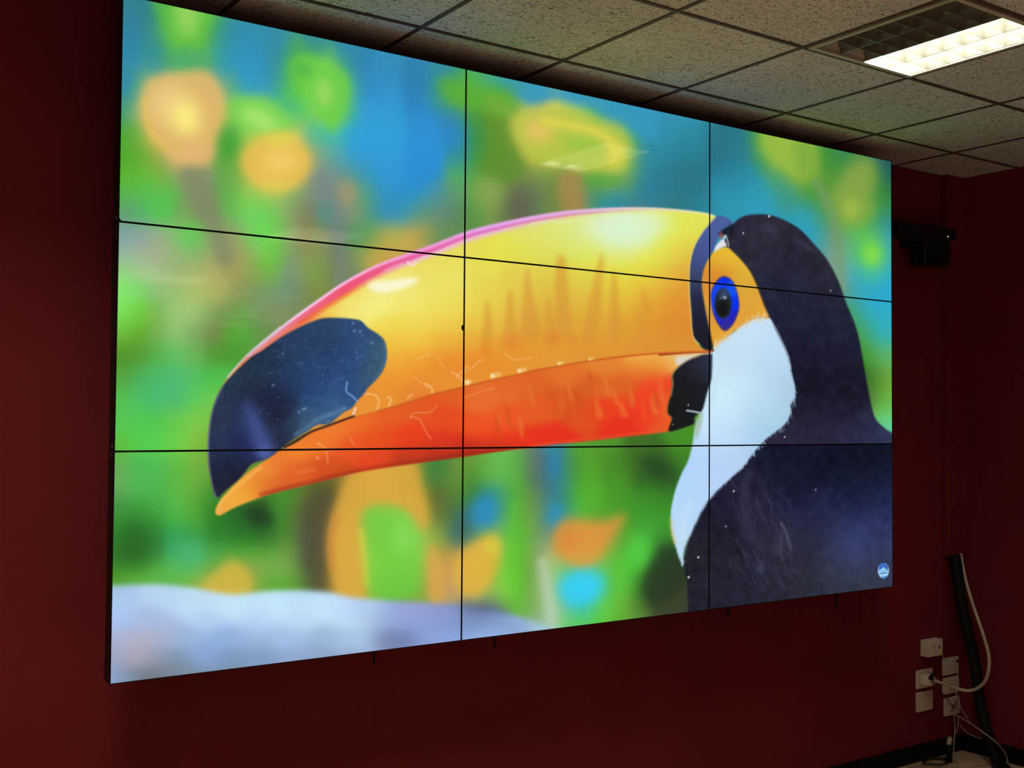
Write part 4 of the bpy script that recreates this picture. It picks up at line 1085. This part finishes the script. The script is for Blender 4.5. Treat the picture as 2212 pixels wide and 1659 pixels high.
    stroke([(1903,1234.5),(1908,1233),(1913,1233.5)], 1.2, (70, 130, 160), .8, .6)
    stroke([(1902,1239.2),(1908,1238.4),(1917,1236.8)], 1.5, (40, 90, 150), 1, .5)
    fill([(1902,1240.5),(1917,1238.5),(1917,1243),(1902.5,1244.5)], (168, 218, 246), 0.5, 1, 0)
    fill([(1903.5,1245.5),(1916,1244),(1913,1249.5),(1906,1249.8)], (75, 125, 195), 0.6, 1, 0)
    stroke([(1905,1246.8),(1911,1246.2)], 1.0, (150, 195, 240), .9, .5, 0)
    # slight overall softness of the panels
    for c in range(3):
        IMG[..., c] = 0.5 * IMG[..., c] + 0.5 * boxblur(IMG[..., c], 1)


paint()
LIN = np.clip(IMG / 255.0, 0, 1)
LIN = np.where(LIN <= 0.04045, LIN / 12.92, ((LIN + 0.055) / 1.055) ** 2.4).astype(np.float32)


def picture_at(X, Z):
    """linear colour of the shown picture at points (X, 0, Z) of the video wall"""
    D = np.stack([X - CAM[0], np.full_like(X, -CAM[1]), Z - CAM[2]], -1)
    c = D @ CF
    px = PW / 2 + FPX * (D @ CR) / c - OX - 0.5
    py = PH / 2 - FPX * (D @ CU) / c - OY - 0.5
    px = np.clip(px, 0, CWD - 1.001)
    py = np.clip(py, 0, CHT - 1.001)
    ix, iy = px.astype(int), py.astype(int)
    tx, ty = (px - ix)[..., None], (py - iy)[..., None]
    a = LIN[iy, ix] * (1 - tx) + LIN[iy, ix + 1] * tx
    b = LIN[iy + 1, ix] * (1 - tx) + LIN[iy + 1, ix + 1] * tx
    return a * (1 - ty) + b * ty


# ------------------------------------------------------------------ the nine display panels
BZ = 0.0028                     # visible bezel of one panel
PDEP = 0.062
NX, NZ = (450, 320, 265), (300, 250, 210)
SHOWN = [['pink-orange blossom and green leaves on blue', 'yellow-green leaf against blue above the bill', 'dark crown of the bird and green leaves'],
         ['dark tip of the big orange bill', 'yellow and orange middle of the big bill', 'blue-ringed eye, white throat and dark neck'],
         ['pale stone ledge and bill tip', 'green plants with orange flowers', 'dark navy breast and a small round emblem']]
RN, CN = ['top', 'middle', 'bottom'], ['left', 'centre', 'right']
for r in range(3):
    for c in range(3):
        x0, x1 = c * PWD + 0.0003, (c + 1) * PWD - 0.0003
        z1, z0 = ZTOP - r * PHT - 0.0003, ZTOP - (r + 1) * PHT + 0.0003
        pos = 'central' if (r, c) == (1, 1) else RN[r] + ' ' + CN[c]
        root = empty('display_panel', ((x0 + x1) / 2, PDEP / 2, z0), pos + ' panel of the video wall, showing ' + SHOWN[r][c], 'display panel', 'panels of the video wall')
        bm = bmesh.new()
        add_box(bm, x0 + 0.001, x1 - 0.001, 0.006, PDEP, z0 + 0.001, z1 - 0.001)
        hs = finish(bm, 'housing', M_HOUSE, root)
        bm = bmesh.new()
        for a in ((x0, x1, z0, z0 + BZ), (x0, x1, z1 - BZ, z1), (x0, x0 + BZ, z0 + BZ, z1 - BZ), (x1 - BZ, x1, z0 + BZ, z1 - BZ)):
            add_box(bm, a[0], a[1], -0.0012, 0.012, a[2], a[3])
        bz = finish(bm, 'bezel', M_BEZ, root)
        nx, nz = NX[c], NZ[c]
        gx = np.linspace(x0 + BZ, x1 - BZ, nx + 1)
        gz = np.linspace(z0 + BZ, z1 - BZ, nz + 1)
        X, Z = np.meshgrid(gx, gz)
        co = np.stack([X - root.location.x, np.full_like(X, 0.0 - root.location.y), Z - root.location.z], -1).reshape(-1, 3).astype(np.float32)
        idx = np.arange((nx + 1) * (nz + 1)).reshape(nz + 1, nx + 1)
        quads = np.stack([idx[:-1, :-1], idx[:-1, 1:], idx[1:, 1:], idx[1:, :-1]], -1).reshape(-1, 4).astype(np.int32)
        me = bpy.data.meshes.new('screen')
        me.vertices.add(len(co))
        me.vertices.foreach_set('co', co.ravel())
        me.loops.add(quads.size)
        me.loops.foreach_set('vertex_index', quads.ravel())
        me.polygons.add(len(quads))
        me.polygons.foreach_set('loop_start', np.arange(0, quads.size, 4, dtype=np.int32))
        me.update(calc_edges=True)
        at = me.color_attributes.new('picture', 'FLOAT_COLOR', 'POINT')
        rgb = picture_at(X, Z).reshape(-1, 3)
        at.data.foreach_set('color', np.concatenate([rgb, np.ones((len(rgb), 1))], 1).astype(np.float32).ravel())
        me.materials.append(M_SCREEN)
        so = link('screen', me, root)
        tag(so, 'glossy lit screen with part of a toucan picture')
        if c == 0:                           # small screws on the exposed side of the left panels
            for zz in (z0 + 0.013, z1 - 0.013):
                bm = bmesh.new()
                add_tube(bm, [(x0 + 0.0012, 0.022, zz), (x0 - 0.0015, 0.022, zz)], 0.0022, 8)
                finish(bm, 'screw', M_SCREW, hs)
        if (r, c) == (0, 0):                 # black tab over the lower left corner of the picture
            bm = bmesh.new()
            add_prism(bm, [(x0 + BZ, z0 + BZ), (x0 + BZ + 0.006, z0 + BZ), (x0 + BZ, z0 + BZ + 0.008)], -0.0014, 0.001)
            finish(bm, 'corner_tab', M_BEZ, bz)
        if (r, c) == (1, 0):                 # small black sensor bulging from the right bezel
            p = on_y(1000.5, 708, 0)
            bm = bmesh.new()
            t = np.linspace(math.pi / 2, 3 * math.pi / 2, 11)
            add_prism(bm, [(x1 - BZ + 0.008 * math.cos(a), p.z + 0.011 * math.sin(a)) for a in t], -0.003, 0.002)
            finish(bm, 'sensor', M_BEZ, bz)

# mounting frame behind the panels: uprights whose lower ends show under the bottom panels
root = empty('video_wall_mount', (VW / 2, YW - 0.02, Z0), 'black steel frame behind the video wall, its uprights ending just below it', 'wall mount')
for x, dz in ((0.30, -0.05), (0.905, 0.058), (1.403, 0.058), (2.12, -0.05), (2.609, 0.062), (3.313, 0.078)):
    box('upright', x - 0.003, x + 0.003, PDEP + 0.001, PDEP + 0.012, Z0 - dz, ZTOP - 0.05, M_STEEL, root, bev=0.001)
for z in (Z0 + 0.15, Z0 + 0.9, Z0 + 1.75):
    box('crossbar', 0.10, VW - 0.10, PDEP + 0.013, PDEP + 0.050, z, z + 0.05, M_STEEL, root, bev=0.002)
for x in (0.35, 1.25, 2.35, 3.25):
    for z in (Z0 + 0.16, Z0 + 0.91, Z0 + 1.76):
        box('bracket', x - 0.03, x + 0.03, PDEP + 0.051, YW - 0.0005, z, z + 0.03, M_STEEL, root)

# ------------------------------------------------------------------ black camera unit on the back wall
def zrow(py, px, y):
    return on_y(px, py, y).z


yF = 0.125
root = empty('conference_camera', (on_y(2010, 500, yF).x, YW, Z0 + 1.6), 'black T-shaped camera on the red wall, right of the top right panel', 'camera')
pl = [(1941, 477), (1958, 479), (1974, 482), (1980, 487), (2010, 486), (2040, 490), (2066, 497), (2067.5, 514), (2063, 518), (2052, 520), (1996, 522), (1978, 519), (1962, 512), (1944, 508)]
bm = bmesh.new()
q = [on_y(x, y, yF) for x, y in pl]
add_prism(bm, [(p.x, p.z) for p in q], yF, yF + 0.075)
bevel_all(bm, 0.003)
finish(bm, 'bar', M_DEV, root)
q = [on_y(x, y, yF) for x, y in [(1993, 524), (2046, 522), (2048, 540), (2050, 560), (2046, 573), (2034, 577), (2004, 577), (1991, 570), (1991, 556)]]
bm = bmesh.new()
add_prism(bm, [(p.x, p.z) for p in q], yF - 0.02, yF + 0.07)
bevel_all(bm, 0.004)
body = finish(bm, 'camera_head', M_DEV, root)
p = on_y(2019, 556, yF - 0.02)
bm = bmesh.new()
add_tube(bm, [(p.x, yF - 0.021, p.z), (p.x, yF - 0.032, p.z)], 0.034, 20)
finish(bm, 'lens_ring', M_DEV, body)
bm = bmesh.new()
add_tube(bm, [(p.x, yF - 0.0325, p.z), (p.x, yF - 0.0355, p.z)], 0.025, 20)
finish(bm, 'lens', M_LENS, body)
p = on_y(2047.6, 511, yF)
bm = bmesh.new()
add_tube(bm, [(p.x, yF + 0.001, p.z), (p.x, yF - 0.003, p.z)], 0.0042, 8)
finish(bm, 'status_light', M_LED, root)
a, b = on_y(1946, 483, yF), on_y(1956, 483, yF)
box('wall_plate', a.x + 0.16, a.x + 0.34, yF + 0.076, YW - 0.0005, a.z - 0.09, a.z - 0.01, M_DEV, root, bev=0.003)
c0, c1 = on_y(2036, 548, yF), on_y(2046, 570, yF)
tube('cable_tail', [(c0.x + 0.02, yF + 0.03, c0.z - 0.05), (c0.x + 0.03, yF - 0.024, c0.z - 0.075), (c0.x + 0.02, yF - 0.03, c0.z - 0.02)], 0.003, M_RED, root)

# ------------------------------------------------------------------ sockets in the right-hand corner
def plate(name, px0, py0, px1, py1, label, extra):
    """square plate on the back wall; pixel corners give its place on the wall"""
    a, b = on_y(px0, py0, YW), on_y(px1, py1, YW)
    root = empty(name, ((a.x + b.x) / 2, YW, b.z), label, 'socket plate', 'socket plates in the corner')
    box('cover', a.x, b.x, YW - 0.009, YW - 0.0004, b.z, a.z, M_PLATE, root, bev=0.0025, seg=2)
    cx, cz = (a.x + b.x) / 2, (a.z + b.z) / 2
    extra(root, a, b, cx, cz)
    return root


def blank(root, a, b, cx, cz):
    box('cap', cx - 0.020, cx + 0.020, YW - 0.0112, YW - 0.0088, cz - 0.014, cz + 0.014, M_PLATE, root, bev=0.001)


def jack(root, a, b, cx, cz):
    box('insert', cx - 0.028, cx + 0.028, YW - 0.0115, YW - 0.0088, cz - 0.020, cz + 0.020, M_PLATE, root, bev=0.001)
    box('port', cx - 0.008, cx + 0.008, YW - 0.0128, YW - 0.0112, cz - 0.006, cz + 0.006, M_SLOT, root)


def jack_plug(root, a, b, cx, cz):
    blank(root, a, b, cx, cz)
    box('port', b.x - 0.030, b.x - 0.006, YW - 0.0125, YW - 0.0088, a.z - 0.034, a.z - 0.020, M_SLOT, root)


K = 1410 / 170.0


DY = YW - 0.285


def oy(px, py, y):
    return on_y(px, py, y + DY)


def zp(x, y):
    return 1960 + x / K, 1360 + y / K


plate('socket_plate', *zp(140, 735), *zp(432, 1008), 'ivory socket plate holding the white adapter plug', blank)
plate('socket_plate', *zp(142, 1130), *zp(436, 1418), 'blank ivory plate below the plate with the adapter plug', blank)
plate('socket_plate', *zp(615, 520), *zp(898, 772), 'ivory plate with dark plug, top of the right-hand three', jack_plug)
plate('socket_plate', *zp(617, 876), *zp(895, 1108), 'ivory plate behind the thick grey cable, middle of the right-hand three', jack)
plate('socket_plate', *zp(640, 1236), *zp(918, 1490), 'ivory plate crossed by dark red wires, lowest of the right-hand three', jack)

# white surface-mounted socket box: back edge on the wall, front face proud of it
a = on_y(*zp(230, 180), YW)
b = on_y(*zp(232, 472), YW)
fy = on_x(*zp(372, 200), a.x).y
fr = on_y(*zp(634, 170), fy)
sb = empty('socket_box', ((a.x + fr.x) / 2, YW, b.z), 'white deep surface-mounted socket box, topmost of the outlets', 'socket box')
box('back_box', a.x, fr.x, fy + 0.012, YW - 0.0004, b.z, a.z, M_BOX, sb, bev=0.003, seg=2)
box('cover', a.x - 0.001, fr.x + 0.001, fy, fy + 0.0115, b.z - 0.001, a.z + 0.001, M_BOX, sb, bev=0.004, seg=2)
wx = fr.x - a.x
ins = box('socket_insert', a.x + 0.24 * wx, fr.x - 0.09 * wx, fy - 0.0022, fy - 0.0002, b.z + 0.014, a.z - 0.012, M_BOX, sb, bev=0.0009)
for f0, f1, h0, h1 in ((0.34, 0.44, 0.52, 0.60), (0.70, 0.78, 0.44, 0.64)):
    box('slot', a.x + f0 * wx, a.x + f1 * wx, fy - 0.0032, fy - 0.0021, b.z + h0 * (a.z - b.z), b.z + h1 * (a.z - b.z), M_SLOT, ins)
box('lip', a.x + 0.34 * wx, a.x + 0.72 * wx, fy - 0.0045, fy - 0.0021, a.z - 0.026, a.z - 0.021, M_BOX, ins, bev=0.0008)
bm = bmesh.new()
add_prism(bm, [(a.x + 0.36 * wx, b.z + 0.05 * 1), (a.x + 0.52 * wx, b.z + 0.036), (a.x + 0.60 * wx, b.z + 0.014), (a.x + 0.46 * wx, b.z + 0.010)], fy - 0.0042, fy - 0.0021)
finish(bm, 'switch_rocker', M_PLATE, ins)

# white adapter plug in the upper left plate
ap = empty('adapter_plug', tuple(on_y(*zp(295, 960), YW - 0.03)), 'white chunky adapter plug pushed into the upper left plate', 'plug')
q0, q1 = on_y(*zp(222, 808), YW - 0.0095), on_y(*zp(372, 965), YW - 0.0095)
bm = bmesh.new()
v = add_box(bm, q0.x, q1.x, YW - 0.062, YW - 0.0125, q1.z, q0.z)
for w in v:
    if w.co.y < YW - 0.05:
        w.co.x = q0.x + 0.012 + (w.co.x - q0.x) * 0.72
        w.co.z = q1.z + 0.006 + (w.co.z - q1.z) * 0.7
bevel_all(bm, 0.005, 2)
finish(bm, 'body', M_BOX, ap)
e0 = on_y(2009.5, 1465.5, YW - 0.07)
bm = bmesh.new()
add_tube(bm, [((q0.x + q1.x) / 2 + 0.012, YW - 0.058, e0.z + 0.016), tuple(e0), (e0.x + 0.012, YW - 0.076, e0.z - 0.004)], 0.010, 12)
finish(bm, 'strain_relief', M_SLOT, ap)

# thick grey cable: out of the corner boxing, round in a loop, back to the adapter plug
pix = [(2075.5, 1196, .235), (2084.4, 1246, .20), (2103, 1310, .13), (2123, 1368, .06), (2135, 1411, .02), (2136.4, 1440, .01), (2129, 1469, .03), (2112, 1486, .08), (2088.8, 1492, .13), (2060, 1484.6, .17), (2031, 1474.5, .195), (2017.5, 1468.8, 0.2065)]
tag(tube('power_cable', [tuple(oy(*p)) for p in pix], 0.0085, M_CABLE), 'thick grey cable looping from the corner boxing to the adapter plug', 'cable')

# black corrugated hose from the boxing down to the floor
pix = [(2062, 1199, .225), (2067, 1230, .215), (2070.5, 1262, .205), (2077, 1304, .19), (2088.8, 1359, .165), (2101.8, 1411, .14), (2110.4, 1468.8, .115), (2117.6, 1520.7, .09), (2129, 1567, .06), (2140.7, 1607, .03)]
pts = [tuple(oy(*p)) for p in pix]
e = on_z(2155, 1648, 0.030)
pts += [tuple((on_z(2147, 1626, 0.075))), tuple(e), tuple(on_z(2172, 1663, 0.030))]
pts = [(min(x, XR - 0.034), y, max(z, 0.031)) for x, y, z in pts]
tag(tube('cable_hose', pts, 0.029, M_HOSE, n=14, sides=14, rib=0.045), 'black corrugated cable hose running from the corner boxing to the floor', 'hose')

thin = [
 ('thin_cable', 'short beige wire between the socket box and the plate below it', .0028, M_THIN, [(2035, 1414, .215), (2037.5, 1419, .25), (2040.5, 1424.5, 0.273)]),
 ('thin_cable', 'thin beige cable hanging from the dark plug of the top right plate', .0030, M_THIN, [(2066, 1430, 0.271), (2068, 1440, .26), (2069, 1456, .255), (2070.9, 1477, .25), (2066, 1497.7, .245), (2070, 1515, .235), (2077, 1532, .22), (2088, 1549, .20), (2096, 1559, .19)]),
 ('thin_cable', 'long thin beige cable sweeping from the lowest plate to the floor', .0034, M_THIN, [(2053, 1537, 0.273), (2060, 1542, .26), (2077, 1551, .20), (2100, 1565.5, .09), (2120.5, 1580, .0), (2146.5, 1598.7, -.035), (2163.9, 1616, -.03), (2174, 1633, -.02), (2176.5, 1646, -.025)]),
 ('thin_cable', 'thin beige cable in a slack loop above the skirting board', .0026, M_THIN, [(2071, 1561, .24), (2080, 1574, .22), (2097, 1587, .19), (2114.8, 1594, .16), (2122, 1594.5, .15)]),
 ('thin_cable', 'straight thin beige cable dropping from the lowest plate to the floor', .0028, M_THIN, [(2061, 1541, 0.274), (2061.6, 1552, .262), (2062.8, 1581, .255), (2061, 1600, .245), (2060, 1634, .235)]),
 ('thin_cable', 'second thin cable beside the straight drop, ending in a connector', .0028, M_THIN, [(2070, 1546, 0.274), (2070, 1556, .262), (2068.5, 1572, .258), (2065.5, 1582, .255)]),
 ('thin_wire', 'dark red wire from the adapter plug to the lowest right plate', .0026, M_RED, [(2013.7, 1471.7, .215), (2022, 1480, .23), (2031, 1492, .245), (2045.5, 1509, .262), (2055, 1523, 0.271)]),
 ('thin_wire', 'dark red wire slanting down across the lowest right plate', .0026, M_RED, [(2071.5, 1505, .25), (2066, 1515, .262), (2060, 1526, .268), (2055.6, 1534, 0.272)]),
]
for name, label, r, m_, pix in thin:
    ctrl = [tuple(oy(*p)) for p in pix]
    if 'sweeping' in label:
        ctrl += [tuple(on_z(2177, 1654, .006)), tuple(on_z(2186, 1660, .005))]
    if 'dropping' in label:
        ctrl += [tuple(on_z(2062, 1641, .005)), tuple(on_z(2069, 1648, .005))]
    ctrl = [(min(x, XR - 0.02), y, max(z, r + 0.001)) for x, y, z in ctrl]
    tag(tube(name, ctrl, r, m_, n=8, sides=8), label, 'cable', 'thin cables in the corner')

tag(tube('thin_cable', [tuple(on_z(x, y, .005)) for x, y in ((2096, 1662), (2108, 1655.5), (2120, 1652.5), (2131, 1652))], .0032, M_THIN, n=8, sides=8), 'short beige cable end lying on the floor before the hose', 'cable', 'thin cables in the corner')

# inline connector on the dropping cable: pale collar on a dark body
p0, p1, p2 = oy(2052.5, 1594, .205), oy(2048.5, 1610, .195), oy(2051, 1640, .175)
cn = empty('cable_connector', (p2.x, p2.y, 0.0), 'upright cable connector with pale collar standing by the skirting board', 'connector')
bm = bmesh.new()
add_tube(bm, [tuple(p0), tuple(p1)], 0.012, 12)
finish(bm, 'collar', M_CABLE, cn, smooth=True)
bm = bmesh.new()
add_tube(bm, [tuple(p1), tuple((p1 + p2) / 2), (p2.x, p2.y, 0.003)], 0.016, 12)
finish(bm, 'body', M_HOSE, cn, smooth=True)
# loose dark cable coil on the floor
c = on_z(2022, 1648, 0.006)
pts = [(c.x + (0.075 + 0.015 * math.sin(3 * t)) * math.cos(t), c.y + 0.05 * math.sin(t), 0.006 + 0.0012 * t) for t in np.linspace(0, 4 * math.pi, 26)]
tag(tube('cable_coil', pts, 0.0028, M_HOSE, n=4, sides=8), 'small dark cable coil lying on the floor by the skirting board', 'cable')
